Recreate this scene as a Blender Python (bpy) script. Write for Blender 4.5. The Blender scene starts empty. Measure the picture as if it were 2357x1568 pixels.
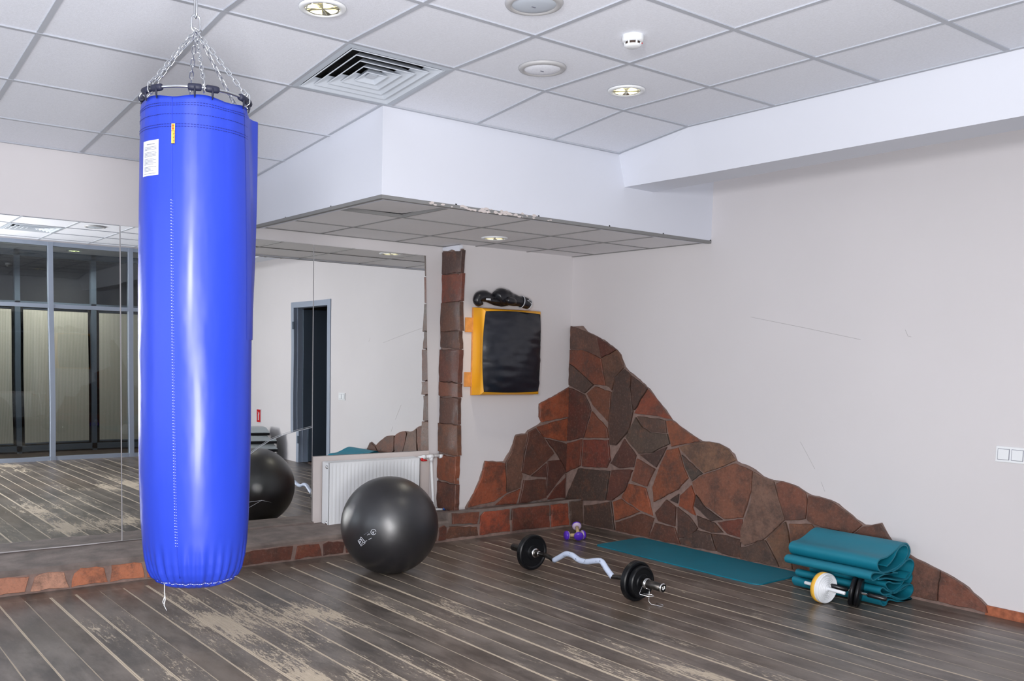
DATA = {"r_out":[[5.8015,1.677],[5.6695,1.6821],[5.6098,1.6316],[5.487,1.5904],[5.3825,1.5447],[5.2643,1.4831],[5.2246,1.4444],[5.1721,1.3507],[5.1517,1.3289],[5.0385,1.2659],[4.9127,1.1832],[4.8613,1.1368],[4.7741,1.0553],[4.71,1.0005],[4.6714,0.9552],[4.5784,0.9039],[4.4849,0.8589],[4.3871,0.8154],[4.2938,0.8184],[4.2323,0.8137],[4.1464,0.7813],[4.0972,0.7461],[4.0713,0.6991],[4.0007,0.6819],[3.9196,0.6564],[3.8503,0.6158],[3.7725,0.601],[3.6976,0.6],[3.621,0.5908],[3.5447,0.5625],[3.4882,0.5365],[3.4247,0.5326],[3.3444,0.5231],[3.2823,0.5033],[3.2202,0.4638],[3.159,0.425],[3.0994,0.3986],[3.0589,0.4051],[2.9916,0.426],[2.961,0.378],[2.9227,0.3301],[2.8617,0.283],[2.7989,0.2563],[2.7075,0.2283],[2.6184,0.201],[2.5456,0.1751],[2.4882,0.1505],[2.4308,0.1119],[2.3886,0.0851],[2.3566,0.0564],[2.36,0.0],[5.8015,0.0]],"r_st":[[[5.8015,1.677],[5.6695,1.6821],[5.6098,1.6316],[5.4869,1.5881],[5.4268,1.4172],[5.6193,1.4809],[5.7864,1.4882]],[[5.4789,1.5881],[5.3825,1.5447],[5.2641,1.4798],[5.4205,1.4173]],[[5.786,1.4799],[5.6191,1.4751],[5.4265,1.4104],[5.3662,1.1911],[5.4929,1.1945],[5.672,1.3696],[5.7758,1.3264]],[[5.7702,1.3147],[5.6768,1.3637],[5.5009,1.1942],[5.6029,1.117],[5.7355,1.1797]],[[5.4202,1.4105],[5.2594,1.4776],[5.2216,1.4444],[5.1716,1.3396],[5.2616,1.2647],[5.2949,1.1566],[5.3615,1.1913]],[[5.1651,1.3286],[5.0857,1.2754],[5.0959,1.1813],[5.0577,0.9955],[5.0914,0.8381],[5.2281,0.7111],[5.2896,0.7113],[5.3174,0.8776],[5.2884,1.0834],[5.2585,1.2625]],[[5.0768,1.2724],[4.9127,1.1832],[5.0408,1.0097],[5.0618,1.0505],[5.0856,1.1817]],[[4.9082,1.1779],[4.8613,1.1368],[4.7741,1.0553],[4.6716,0.9605],[4.7978,0.9768],[5.0396,0.9834],[4.9722,1.0881]],[[5.0124,0.963],[4.7279,0.9493],[4.7093,0.8484],[4.8727,0.8528],[4.9481,0.8841]],[[5.0265,0.9533],[4.9506,0.8763],[4.8751,0.8439],[4.7022,0.8415],[4.6756,0.7693],[4.8395,0.6897],[4.9809,0.6684],[5.1183,0.7802]],[[4.9732,0.6581],[4.8392,0.6843],[4.6975,0.746],[4.799,0.5746]],[[4.7113,0.944],[4.6631,0.9505],[4.5784,0.9039],[4.4849,0.8589],[4.3934,0.8149],[4.5588,0.7765],[4.6533,0.7532],[4.6868,0.8587]],[[4.5842,0.7563],[4.387,0.8124],[4.2936,0.8164],[4.2322,0.8117],[4.1463,0.7793],[4.0739,0.7038],[4.1756,0.653],[4.3439,0.5835],[4.4619,0.6584]],[[4.5551,0.7013],[4.3561,0.5769],[4.452,0.5138],[4.5212,0.5999]],[[4.6963,0.7216],[4.5905,0.7505],[4.5373,0.6086],[4.4878,0.5304],[4.5813,0.4325],[4.8066,0.3022],[4.8261,0.414],[4.7647,0.5838]],[[4.4477,0.5039],[4.3432,0.5702],[4.0763,0.6837],[3.9303,0.6455],[3.9344,0.5081],[3.9925,0.3076],[4.1438,0.2712],[4.3191,0.3449],[4.4117,0.4253]],[[5.721,1.1567],[5.6023,1.103],[5.5233,0.9791],[5.6024,0.7399],[5.7005,0.6961]],[[5.5782,1.1134],[5.4841,1.1775],[5.3018,1.1393],[5.3212,0.891],[5.501,1.0209]],[[5.5066,0.9662],[5.3345,0.8444],[5.3151,0.7615],[5.5828,0.7439]],[[5.6912,0.6755],[5.6182,0.7244],[5.6248,0.5018],[5.685,0.4239]],[[5.5934,0.723],[5.3144,0.7445],[5.2837,0.5843],[5.3194,0.5176],[5.5998,0.4986]],[[5.14,0.765],[5.0091,0.6512],[5.0337,0.5545],[5.1815,0.5271],[5.2822,0.5525]],[[4.9932,0.623],[4.8122,0.5613],[4.8827,0.4177],[5.043,0.4421]],[[5.6486,0.4732],[5.2871,0.4925],[5.3225,0.247],[5.6691,0.1811]],[[5.2645,0.5042],[5.0398,0.5293],[5.1131,0.3549],[5.2422,0.2582],[5.3039,0.2496]],[[5.0712,0.4141],[4.8963,0.4028],[4.8156,0.1994],[4.9594,0.222],[5.1477,0.2916]],[[5.5601,0.1668],[5.26,0.242],[5.2109,0.017],[5.5529,0.008]],[[5.2339,0.2456],[5.1547,0.2793],[4.9514,0.2043],[5.2068,0.092]],[[5.1985,0.0796],[4.9292,0.1943],[4.8004,0.1755],[4.8561,0.0151],[5.2001,0.0154]],[[4.7887,0.2231],[4.6839,0.3334],[4.5904,0.2954],[4.5936,0.1457],[4.7579,0.1625]],[[4.6503,0.3402],[4.5664,0.3995],[4.5801,0.3287]],[[4.5524,0.3855],[4.4529,0.4803],[4.4171,0.4058],[4.4319,0.3183],[4.4033,0.26],[4.5593,0.3105]],[[4.4072,0.4134],[4.3184,0.3296],[4.1676,0.2655],[4.2641,0.2422],[4.417,0.3288]],[[4.5744,0.2955],[4.467,0.2482],[4.3793,0.1648],[4.459,0.0887],[4.5603,0.066]],[[4.7847,0.1398],[4.593,0.133],[4.5366,0.0169],[4.8462,0.0146]],[[4.388,0.2602],[4.2266,0.2307],[4.1507,0.1719],[4.2599,0.1608],[4.3709,0.1735]],[[4.2026,0.2396],[3.9976,0.2939],[3.9965,0.163],[4.1145,0.1679]],[[4.536,0.0574],[4.3786,0.1514],[4.2594,0.1506],[4.2038,0.0251],[4.5208,0.0176]],[[4.2471,0.1506],[4.1137,0.1529],[4.0015,0.1472],[4.0005,0.0177],[4.1914,0.0223]],[[3.9192,0.6415],[3.8451,0.6107],[3.7553,0.5913],[3.7207,0.4925],[3.6548,0.341],[3.8218,0.1749],[3.961,0.1131],[4.0016,0.1327],[3.9989,0.2407],[3.9335,0.4107]],[[3.9995,0.0927],[3.9584,0.1029],[3.8002,0.1813],[3.6855,0.02],[3.9951,0.0083]],[[3.7867,0.1897],[3.7094,0.2833],[3.6466,0.3303],[3.6087,0.1933],[3.5803,0.0194],[3.6708,0.0168]],[[3.7355,0.5851],[3.6975,0.5983],[3.6209,0.5891],[3.5116,0.5459],[3.4957,0.5063],[3.5065,0.3709],[3.6472,0.3422],[3.7102,0.4768]],[[3.488,0.5324],[3.3443,0.5215],[3.2201,0.4622],[3.1071,0.3894],[3.1868,0.3242],[3.4505,0.348],[3.4915,0.3649]],[[3.6204,0.3217],[3.4593,0.3433],[3.411,0.2863],[3.3962,0.0188],[3.5756,0.0187],[3.604,0.1941]],[[3.4037,0.3166],[3.1863,0.3147],[3.0985,0.3828],[2.9914,0.423],[2.9227,0.3301],[2.9008,0.0194],[3.3782,0.0184]],[[2.9057,0.306],[2.7988,0.2548],[2.6181,0.1973],[2.6221,0.0208],[2.8891,0.0196]],[[2.6107,0.1929],[2.5455,0.1737],[2.488,0.1469],[2.4308,0.1105],[2.3885,0.0837],[2.3566,0.055],[2.3444,0.0197],[2.6134,0.0205]]],"p_out":[[5.6001,1.1657],[5.4731,1.1202],[5.3916,1.0903],[5.2978,1.0507],[5.2114,1.0237],[5.2157,0.9114],[5.2417,0.8625],[5.1853,0.8319],[5.0939,0.7995],[5.0686,0.7754],[4.9649,0.7689],[4.9473,0.7202],[4.9054,0.6331],[4.8503,0.5668],[4.8445,0.5523],[4.7312,0.5609],[4.6444,0.5672],[4.6222,0.491],[4.5881,0.406],[4.5423,0.3126],[4.4588,0.2034],[4.4588,0.19],[5.6001,0.19]],"p_st":[[[5.2115,1.0217],[5.3916,1.0903],[5.5834,1.1586],[5.6085,0.9029],[5.4408,0.8932],[5.2375,0.8676],[5.217,0.9113]],[[5.1855,0.8268],[5.4553,0.8786],[5.609,0.8905],[5.6202,0.6954],[5.4485,0.7038],[5.2665,0.7408]],[[5.101,0.7844],[5.1726,0.8152],[5.2628,0.7338],[5.384,0.5918],[5.2778,0.5174],[5.1209,0.4199],[5.0345,0.448],[5.0495,0.577]],[[5.286,0.7259],[5.6183,0.6727],[5.6313,0.4368],[5.5859,0.4341],[5.4402,0.5687]],[[4.9523,0.7594],[5.0754,0.7682],[5.0383,0.5974],[5.0168,0.469],[5.0356,0.418],[5.0165,0.3292],[4.8735,0.2913],[4.8573,0.5468],[4.9182,0.6325]],[[4.6446,0.5623],[4.8449,0.5376],[4.8659,0.2898],[4.7416,0.2319],[4.4732,0.2042],[4.6114,0.4433]],[[4.8691,0.2698],[5.0169,0.3172],[4.9784,0.192],[4.7551,0.1995]],[[5.0564,0.3847],[5.294,0.3801],[5.3166,0.2171],[5.0135,0.1913]],[[5.1345,0.4121],[5.3026,0.509],[5.2987,0.3972]],[[5.3248,0.5313],[5.4554,0.5351],[5.6004,0.426],[5.3955,0.304],[5.324,0.2371],[5.3122,0.4015]],[[5.4097,0.2928],[5.5319,0.3759],[5.6324,0.4116],[5.6413,0.2038],[5.3334,0.2056]]],"l_st":[[[4.1527,0.213],[4.4173,0.2067],[4.399,0.1121],[4.1548,0.1323]],[[4.1327,0.1179],[4.3996,0.0896],[4.4135,0.0172],[4.0815,0.0251]],[[4.4243,0.1688],[4.4646,0.2009],[4.7245,0.2034],[4.7305,0.0246],[4.4194,0.0166]],[[4.7454,0.2056],[5.1457,0.1992],[5.157,0.0139],[4.7492,0.0238]],[[5.1628,0.2028],[5.3533,0.203],[5.3748,0.014],[5.1729,0.0125]],[[5.3775,0.2102],[5.5183,0.2107],[5.5412,0.009],[5.3886,0.0127]]],"mats":[[[5.2138,0.2389],[5.2546,0.2569],[5.2944,0.2868],[5.3199,0.3185],[5.3541,0.3378],[5.39,0.3449],[5.4242,0.3363],[5.4439,0.3128],[5.4415,0.282],[5.4008,0.2478],[5.3305,0.2213],[5.2457,0.2065],[5.175,0.2056],[5.1311,0.2241],[5.111,0.251],[5.1121,0.2734],[5.1382,0.2892],[5.2079,0.2945],[5.2769,0.3155],[5.3461,0.3444],[5.4038,0.3539],[5.4466,0.3359],[5.4695,0.2984],[5.4546,0.265],[5.4026,0.2321],[5.3323,0.2057]],[[5.3344,0.1861],[5.2613,0.1951],[5.161,0.2054],[5.0695,0.2185],[5.0399,0.2072],[5.0418,0.1883],[5.0637,0.175],[5.101,0.1808],[5.1691,0.195],[5.2611,0.197],[5.3666,0.2247],[5.4229,0.2492],[5.4748,0.251],[5.5114,0.2273],[5.515,0.1955],[5.4856,0.1559],[5.4357,0.1348],[5.3393,0.1412],[5.2216,0.1656],[5.1224,0.1744]],[[5.4155,0.1159],[5.312,0.1254],[5.2528,0.1407],[5.2173,0.1395],[5.2132,0.1248],[5.2431,0.098],[5.2951,0.0815],[5.3525,0.0873],[5.4308,0.112],[5.5076,0.1611],[5.549,0.1639],[5.5745,0.141],[5.5627,0.1109],[5.5009,0.0873],[5.4056,0.0725],[5.3178,0.0726]],[[5.2888,0.0727],[5.2149,0.096],[5.1701,0.1191],[5.1425,0.1152],[5.141,0.0964],[5.1817,0.0758],[5.2458,0.0728],[5.3468,0.0726],[5.4401,0.0952],[5.537,0.1023],[5.5923,0.0873],[5.6073,0.0575],[5.5681,0.031],[5.4859,0.0205],[5.3884,0.0281],[5.2614,0.0611]],[[5.5326,0.0081],[5.4653,0.0037],[5.3522,0.0234],[5.2622,0.0533],[5.1899,0.0651],[5.1552,0.0604],[5.1577,0.0373],[5.1848,0.0125],[5.2201,0.0132],[5.2357,0.034],[5.2714,0.0347],[5.3533,0.0136],[5.4667,-0.0082],[5.534,-0.0039]]],"strokes":[[[-0.2341,-0.2104,0.006],[-0.235,-0.2094,0.0026],[-0.2364,-0.2079,-0.0004],[-0.2381,-0.2059,-0.003],[-0.2402,-0.2035,-0.005],[-0.2424,-0.2008,-0.0062],[-0.2447,-0.198,-0.0068],[-0.247,-0.1951,-0.0065],[-0.2491,-0.1924,-0.0055],[-0.251,-0.19,-0.0037],[-0.2526,-0.1879,-0.0013],[-0.2538,-0.1862,0.0016],[-0.2545,-0.1852,0.0049],[-0.2548,-0.1847,0.0084],[-0.2545,-0.1849,0.012],[-0.2538,-0.1856,0.0155],[-0.2526,-0.1869,0.0187],[-0.251,-0.1888,0.0215],[-0.2491,-0.1911,0.0237],[-0.2469,-0.1936,0.0253],[-0.2446,-0.1964,0.0261],[-0.2423,-0.1992,0.0262],[-0.2401,-0.202,0.0255],[-0.2381,-0.2046,0.024],[-0.2363,-0.2068,0.0219],[-0.235,-0.2086,0.0191],[-0.234,-0.2099,0.016],[-0.2336,-0.2107,0.0125]],[[-0.2848,-0.1187,-0.0624],[-0.2847,-0.117,-0.0659],[-0.2854,-0.1138,-0.0685],[-0.2866,-0.1101,-0.0696],[-0.288,-0.107,-0.0686],[-0.2891,-0.1056,-0.0659],[-0.2896,-0.1064,-0.0624],[-0.2894,-0.109,-0.0592],[-0.2884,-0.1126,-0.0573],[-0.287,-0.1161,-0.0573],[-0.2856,-0.1184,-0.0592],[-0.2848,-0.1187,-0.0624]],[[-0.2474,-0.1946,0.0011],[-0.2444,-0.1981,0.0106],[-0.2408,-0.2022,0.0155]],[[-0.2499,-0.1912,0.01],[-0.2454,-0.197,0.0074],[-0.2424,-0.2009,-0.0014]],[[-0.268,-0.1647,-0.0128],[-0.2618,-0.1747,-0.004],[-0.2575,-0.1809,-0.0072]],[[-0.261,-0.1714,-0.0401],[-0.2513,-0.1874,-0.029]],[[-0.2937,-0.0977,-0.0574],[-0.2801,-0.1131,-0.0887],[-0.2701,-0.1489,-0.0632]],[[-0.2937,-0.0977,-0.0574],[-0.2905,-0.1115,-0.0476],[-0.2855,-0.1239,-0.0474],[-0.2796,-0.1322,-0.059],[-0.2797,-0.1268,-0.0692],[-0.2826,-0.114,-0.079]],[[-0.2899,-0.1175,-0.0357],[-0.2885,-0.1225,-0.0296],[-0.2852,-0.1289,-0.0342],[-0.2785,-0.139,-0.0471],[-0.2727,-0.1472,-0.0555],[-0.2666,-0.1605,-0.0476]],[[-0.2894,-0.1183,-0.0372],[-0.2774,-0.1346,-0.0634],[-0.2739,-0.1435,-0.0591]],[[-0.2761,-0.1383,-0.0614],[-0.2701,-0.1489,-0.0632]]],"barp":[[-0.2791,-0.1449,-0.0135],[-0.2743,-0.1544,-0.0062],[-0.2692,-0.1633,0.001],[-0.2637,-0.1717,0.008]],"bb":[[4.7098,0.1092],[4.542,0.1253],[4.4775,0.1256],[4.3848,0.1257],[4.3301,0.1019],[4.2707,0.1387],[4.2201,0.1706],[4.161,0.1706],[4.1056,0.148],[4.0371,0.1503],[3.9633,0.1727],[3.9088,0.1832],[3.867,0.1407],[3.815,0.0983],[3.7628,0.1118],[3.7114,0.125],[3.593,0.124],[3.5435,0.1218],[3.4305,0.1134]]}
import bpy, bmesh, math, random
from mathutils import Vector, Matrix, noise
from math import sin, cos, pi, radians as R
random.seed(7)
C = bpy.context.scene.collection
V3 = Vector
# ------------------------------------------------------------------ materials
def s2l(c):
    return tuple(((v/255)/12.92 if v/255 <= .04045 else (((v/255)+.055)/1.055)**2.4) for v in c)
def mat(name, col=(.5,.5,.5), rough=.5, metal=0., coat=0., bump=None, var=None, spec=.5, sheen=0.):
    m = bpy.data.materials.new(name); m.use_nodes = True
    nt = m.node_tree; b = nt.nodes['Principled BSDF']
    b.inputs['Base Color'].default_value = (*col, 1)
    b.inputs['Roughness'].default_value = rough
    b.inputs['Metallic'].default_value = metal
    b.inputs['Coat Weight'].default_value = coat
    b.inputs['Coat Roughness'].default_value = .16
    b.inputs['Specular IOR Level'].default_value = spec
    b.inputs['Sheen Weight'].default_value = sheen
    geo = nt.nodes.new('ShaderNodeTexCoord')
    if bump:
        n = nt.nodes.new('ShaderNodeTexNoise'); n.inputs['Scale'].default_value = bump[0]; n.inputs['Detail'].default_value = 4
        nt.links.new(geo.outputs['Object'], n.inputs['Vector'])
        bp = nt.nodes.new('ShaderNodeBump'); bp.inputs['Strength'].default_value = bump[1]; bp.inputs['Distance'].default_value = bump[2] if len(bump) > 2 else .002
        nt.links.new(n.outputs['Fac'], bp.inputs['Height']); nt.links.new(bp.outputs['Normal'], b.inputs['Normal'])
    if var:
        n = nt.nodes.new('ShaderNodeTexNoise'); n.inputs['Scale'].default_value = var[0]; n.inputs['Detail'].default_value = 5
        nt.links.new(geo.outputs['Object'], n.inputs['Vector'])
        r = nt.nodes.new('ShaderNodeValToRGB')
        r.color_ramp.elements[0].position = .32; r.color_ramp.elements[1].position = .68
        r.color_ramp.elements[0].color = (*[c*(1-var[1]) for c in col], 1); r.color_ramp.elements[1].color = (*[min(1, c*(1+var[1])) for c in col], 1)
        nt.links.new(n.outputs['Fac'], r.inputs['Fac']); nt.links.new(r.outputs['Color'], b.inputs['Base Color'])
    return m
class NB:
    """small node-building helper"""
    def __init__(s, m): s.nt = m.node_tree; s.b = s.nt.nodes['Principled BSDF']
    def n(s, t, **kw):
        x = s.nt.nodes.new('ShaderNode'+t)
        for k, v in kw.items(): setattr(x, k, v)
        return x
    def l(s, a, b): s.nt.links.new(a, b)
    def math(s, op, a, b=None, clamp=False):
        x = s.n('Math', operation=op); x.use_clamp = clamp
        for i, v in enumerate((a, b)):
            if v is None: continue
            if hasattr(v, 'links'): s.l(v, x.inputs[i])
            else: x.inputs[i].default_value = v
        return x.outputs[0]
    def step(s, v, lo, hi):
        x = s.n('MapRange', interpolation_type='SMOOTHSTEP'); s.l(v, x.inputs['Value'])
        for k, q in (('From Min', lo), ('From Max', hi)):
            if hasattr(q, 'links'): s.l(q, x.inputs[k])
            else: x.inputs[k].default_value = q
        return x.outputs['Result']
    def noise(s, vec, sc, det=4, rough=.6, scale3=None):
        if scale3:
            mp = s.n('Mapping'); mp.inputs['Scale'].default_value = scale3; s.l(vec, mp.inputs['Vector']); vec = mp.outputs['Vector']
        x = s.n('TexNoise'); x.inputs['Scale'].default_value = sc; x.inputs['Detail'].default_value = det; x.inputs['Roughness'].default_value = rough
        s.l(vec, x.inputs['Vector']); return x.outputs['Fac']
    def mix(s, f, a, b):
        x = s.n('Mix', data_type='RGBA')
        for i, v in ((0, f), (6, a), (7, b)):
            if hasattr(v, 'links'): s.l(v, x.inputs[i])
            else: x.inputs[i].default_value = (*v, 1) if isinstance(v, tuple) else v
        return x.outputs[2]

M = {}
M['wall'] = mat('wall_paint', (.655,.630,.640), .75, bump=(60,.15,.001), var=(.8,.025))
M['white'] = mat('white_paint', (.70,.725,.80), .6, bump=(50,.1,.001), var=(1.1,.015))
M['tile'] = mat('ceiling_tile', (.83,.855,.93), .85, bump=(240,.6,.0016), var=(110,.035))
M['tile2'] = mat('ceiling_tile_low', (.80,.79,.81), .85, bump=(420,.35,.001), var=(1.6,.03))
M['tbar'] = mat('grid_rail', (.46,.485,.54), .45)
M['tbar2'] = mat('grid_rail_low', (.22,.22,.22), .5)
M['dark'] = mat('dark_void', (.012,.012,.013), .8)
M['steel'] = mat('zinc_steel', (.62,.64,.66), .28, 1.)
M['chrome'] = mat('chrome', (.8,.8,.8), .12, 1.)
M['darksteel'] = mat('dark_steel', (.055,.050,.046), .33, .8, var=(40,.4))
M['navy'] = mat('navy_foam', (.012,.014,.035), .6)
M['thread'] = mat('navy_thread', (.008,.015,.16), .6)
M['whitethread'] = mat('white_thread', (.75,.78,.85), .6)
M['sticker'] = mat('sticker', (.60,.62,.66), .45)
M['ink'] = mat('grey_ink', (.18,.19,.24), .6)
M['yellowtag'] = mat('yellow_tag', (.85,.48,.06), .6)
M['red'] = mat('red_plastic', (.55,.012,.015), .4)
M['blackrub'] = mat('black_rubber', (.005,.0055,.007), .38, bump=(300,.05), spec=.28)
M['blackleather'] = mat('black_leather', (.010,.010,.014), .34, coat=.15, bump=(30,.12,.004), spec=.5)
M['padblack'] = mat('pad_black_vinyl', (.010,.012,.020), .33, bump=(14,.3,.006), spec=.7)
M['padyellow'] = mat('pad_yellow_vinyl', (.80,.37,.015), .42, coat=.0, bump=(16,.1,.004))
M['ply'] = mat('plywood', (.72,.31,.08), .5, var=(25,.12))
M['radiator'] = mat('radiator_white', (.82,.84,.86), .35)
M['plastic'] = mat('white_plastic', (.80,.82,.84), .35)
M['blue'] = mat('blue_plastic', (.02,.12,.5), .4)
M['teal'] = mat('teal_foam', (.003,.168,.240), .55, bump=(500,.25,.0006), var=(3,.06))
M['purple'] = mat('purple_vinyl', (.10,.03,.50), .35)
M['lilac'] = mat('lilac_vinyl', (.50,.40,.55), .45)
M['tape'] = mat('yellow_tape', (.50,.38,.20), .6)
M['whitewheel'] = mat('white_wheel_plastic', (.80,.82,.85), .35)
M['yellowtyre'] = mat('yellow_tyre', (.80,.45,.05), .5)
M['grip'] = mat('black_grip', (.008,.008,.010), .3)
M['alu'] = mat('grey_blue_aluminium', (.36,.41,.50), .4, .2)
M['aludark'] = mat('dark_aluminium', (.10,.13,.17), .4, .2)
M['orangetrim'] = mat('orange_stone_skirting', (.33,.10,.045), .6, var=(30,.35))
M['cork'] = mat('grout', (.22,.15,.128), .9, bump=(120,.5,.002), var=(25,.18))
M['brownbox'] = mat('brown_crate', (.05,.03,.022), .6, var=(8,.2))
M['stepgrey'] = mat('step_grey_plastic', (.50,.55,.56), .45)
M['plaster'] = mat('plaster_patch', (.62,.56,.54), .8, bump=(30,.2,.002))
M['spk'] = mat('speaker_grille', (.50,.55,.62), .45)
M['spkrim'] = mat('speaker_rim', (.45,.45,.46), .45)

# bag vinyl
m = mat('blue_vinyl', (.017,.044,.43), .40, coat=.10, spec=.38); M['bag'] = m
nb = NB(m); tc = nb.n('TexCoord').outputs['Object']
nf = nb.noise(tc, 3.2, 4, .6, (1,1,.5)); scuff = nb.noise(tc, 26, 6, .75, (1,1,1.6))
nb.l(nb.math('ADD', nb.math('MULTIPLY', nf, .22), .28), nb.b.inputs['Roughness'])
sm = nb.step(scuff, .70, .76)
nb.l(nb.mix(sm, (.017,.044,.43), (.012,.026,.24)), nb.b.inputs['Base Color'])
bp = nb.n('Bump'); bp.inputs['Strength'].default_value = .5; bp.inputs['Distance'].default_value = .014
nb.l(nb.noise(tc, 5.5, 3, .55, (1,1,.35)), bp.inputs['Height']); nb.l(bp.outputs['Normal'], nb.b.inputs['Normal'])

# ball
m = mat('ball_black_pvc', (.008,.008,.011), .30, spec=.8, coat=.5); M['ball'] = m; m.node_tree.nodes['Principled BSDF'].inputs['Coat Roughness'].default_value = .46
nb = NB(m); tc = nb.n('TexCoord').outputs['Object']
nb.l(nb.math('ADD', nb.math('MULTIPLY', nb.noise(tc, 9, 5, .7), .22), .27), nb.b.inputs['Roughness'])

# stone: per-stone colour in the attribute, broken up by rust and dark noise
def stone_mat(name, gl):
    m = mat(name, (.2,.1,.06), .5, spec=.5); nb = NB(m)
    at = nb.n('Attribute'); at.attribute_name = 'stone'
    p = nb.n('NewGeometry').outputs['Position']
    dark = nb.step(nb.noise(p, 5.5, 8, .78), .40, .66)
    rust = nb.step(nb.noise(p, 8, 9, .80), .50, .74)
    fine = nb.noise(p, 55, 8, .8)
    c = nb.mix(nb.math('MULTIPLY', dark, .75), at.outputs['Color'], (.048,.033,.028))
    c = nb.mix(nb.math('MULTIPLY', rust, .45), c, (.27,.095,.045))
    c = nb.mix(nb.math('MULTIPLY', nb.step(fine, .5, .72), .45), c, (.26,.17,.13))
    c = nb.mix(nb.math('MULTIPLY', nb.step(fine, .5, .3), .45), c, (.035,.024,.020))
    fl = nb.step(nb.noise(p, 130, 3, .6), .74, .8)
    c = nb.mix(nb.math('MULTIPLY', fl, .5), c, (.45,.35,.30))
    nb.l(c, nb.b.inputs['Base Color'])
    nb.l(nb.math('ADD', nb.math('MULTIPLY', dark, -.10), gl), nb.b.inputs['Roughness'])
    bp = nb.n('Bump'); bp.inputs['Strength'].default_value = .55; bp.inputs['Distance'].default_value = .006
    nb.l(nb.noise(p, 28, 8, .7), bp.inputs['Height']); nb.l(bp.outputs['Normal'], nb.b.inputs['Normal'])
    return m
M['stone'] = stone_mat('flagstone', .54)
M['ledgetop'] = mat('worn_ledge_top', (.17,.135,.12), .6, bump=(30,.6,.006), var=(7,.35))

# floor boards
m = mat('worn_floorboards', (.1,.09,.08), .3); M['floor'] = m
nb = NB(m); pos = nb.n('NewGeometry').outputs['Position']
sx = nb.n('SeparateXYZ'); nb.l(pos, sx.inputs[0]); X, Y = sx.outputs[0], sx.outputs[1]
W = .1355
u = nb.math('DIVIDE', nb.math('SUBTRACT', X, .965), W)
cell = nb.math('FLOOR', u); fr = nb.math('FRACT', u)
edge = nb.math('MULTIPLY', nb.math('SUBTRACT', .5, nb.math('ABSOLUTE', nb.math('SUBTRACT', fr, .5))), W)
wn = nb.n('TexWhiteNoise', noise_dimensions='1D'); nb.l(cell, wn.inputs['W']); rnd = wn.outputs['Value']
wn2 = nb.n('TexWhiteNoise', noise_dimensions='1D'); nb.l(nb.math('FLOOR', nb.math('ADD', u, .5)), wn2.inputs['W']); rl = wn2.outputs['Value']
# border boards along the two walls
bord = nb.math('MAXIMUM', nb.step(Y, 5.425, 5.43), nb.step(X, 5.43, 5.435))
bl = nb.math('SUBTRACT', 1, nb.step(nb.math('ABSOLUTE', nb.math('SUBTRACT', Y, 5.427)), .001, .004))
cmb = nb.n('CombineXYZ'); nb.l(nb.math('ADD', X, nb.math('MULTIPLY', rnd, 7)), cmb.inputs[0]); nb.l(nb.math('ADD', Y, nb.math('MULTIPLY', rnd, 13)), cmb.inputs[1])
pv = cmb.outputs[0]
# where the paint is walked off
zone = nb.noise(pos, .7, 3, .55)
zone = nb.math('ADD', zone, nb.math('MULTIPLY', nb.math('SUBTRACT', rnd, .5), .24))
fade = nb.math('MULTIPLY', nb.step(Y, 5.5, 4.2), nb.step(X, 5.35, 3.9))
zone = nb.math('SUBTRACT', zone, nb.math('MULTIPLY', nb.math('SUBTRACT', 1, fade), .13))
streak = nb.noise(pv, 1., 9, .76, (60, 9, 1))
mid = nb.noise(pv, 1., 6, .7, (14, 2.6, 1))
wear = nb.math('ADD', nb.math('MULTIPLY', zone, .62), nb.math('ADD', nb.math('MULTIPLY', streak, .5), nb.math('MULTIPLY', mid, .38)))
flake = nb.noise(pv, 1., 6, .75, (150, 38, 1))
wear = nb.math('ADD', wear, nb.math('MULTIPLY', nb.math('SUBTRACT', flake, .5), .34))
worn = nb.step(wear, .838, .872)
worn2 = nb.step(wear, .76, .88)
# bare wood showing along the board edges
wl = nb.noise(pos, 1., 5, .7, (9, 1.6, 1))
lw = nb.math('MULTIPLY', nb.math('SUBTRACT', nb.math('ADD', nb.math('MULTIPLY', wl, 1.2), nb.math('MULTIPLY', nb.math('POWER', rl, 1.6), 1.2)), .30), .0085)
lw = nb.math('MAXIMUM', lw, .00005)
line = nb.math('SUBTRACT', 1, nb.step(edge, nb.math('MULTIPLY', lw, .45), lw))
grain = nb.noise(pv, 1., 6, .6, (120, 4, 1))
paint = nb.mix(nb.step(nb.noise(pv, 1., 6, .65, (6, 1.8, 1)), .3, .72), (.046,.036,.030), (.205,.172,.148))
paint = nb.mix(nb.math('MULTIPLY', nb.step(nb.noise(pos, .9, 3, .6), .45, .7), .5), paint, (.130,.090,.060))
paint = nb.mix(nb.math('MULTIPLY', rnd, .25), paint, (.160,.152,.142))
blot = nb.step(nb.noise(pos, 7, 8, .8), .54, .70)
paint = nb.mix(nb.math('MULTIPLY', blot, .55), paint, (.045,.035,.028))
blot2 = nb.step(nb.noise(pv, 1., 7, .75, (26, 7, 1)), .56, .72)
paint = nb.mix(nb.math('MULTIPLY', blot2, .40), paint, (.235,.200,.165))
wood = nb.mix(grain, (.44,.35,.25), (.74,.64,.50))
col = nb.mix(nb.math('MULTIPLY', worn2, .30), paint, (.32,.27,.215))
inb = nb.math('SUBTRACT', 1, bord)
worn = nb.math('MULTIPLY', worn, nb.math('ADD', .55, nb.math('MULTIPLY', nb.noise(pv, 1., 4, .7, (45, 12, 1)), .6)))
bare = nb.math('MAXIMUM', nb.math('MULTIPLY', worn, .85), nb.math('MULTIPLY', line, .92))
bare = nb.math('MULTIPLY', bare, inb)
bare = nb.math('MAXIMUM', bare, nb.math('MULTIPLY', bl, .28))
col = nb.mix(bare, col, wood)
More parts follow.
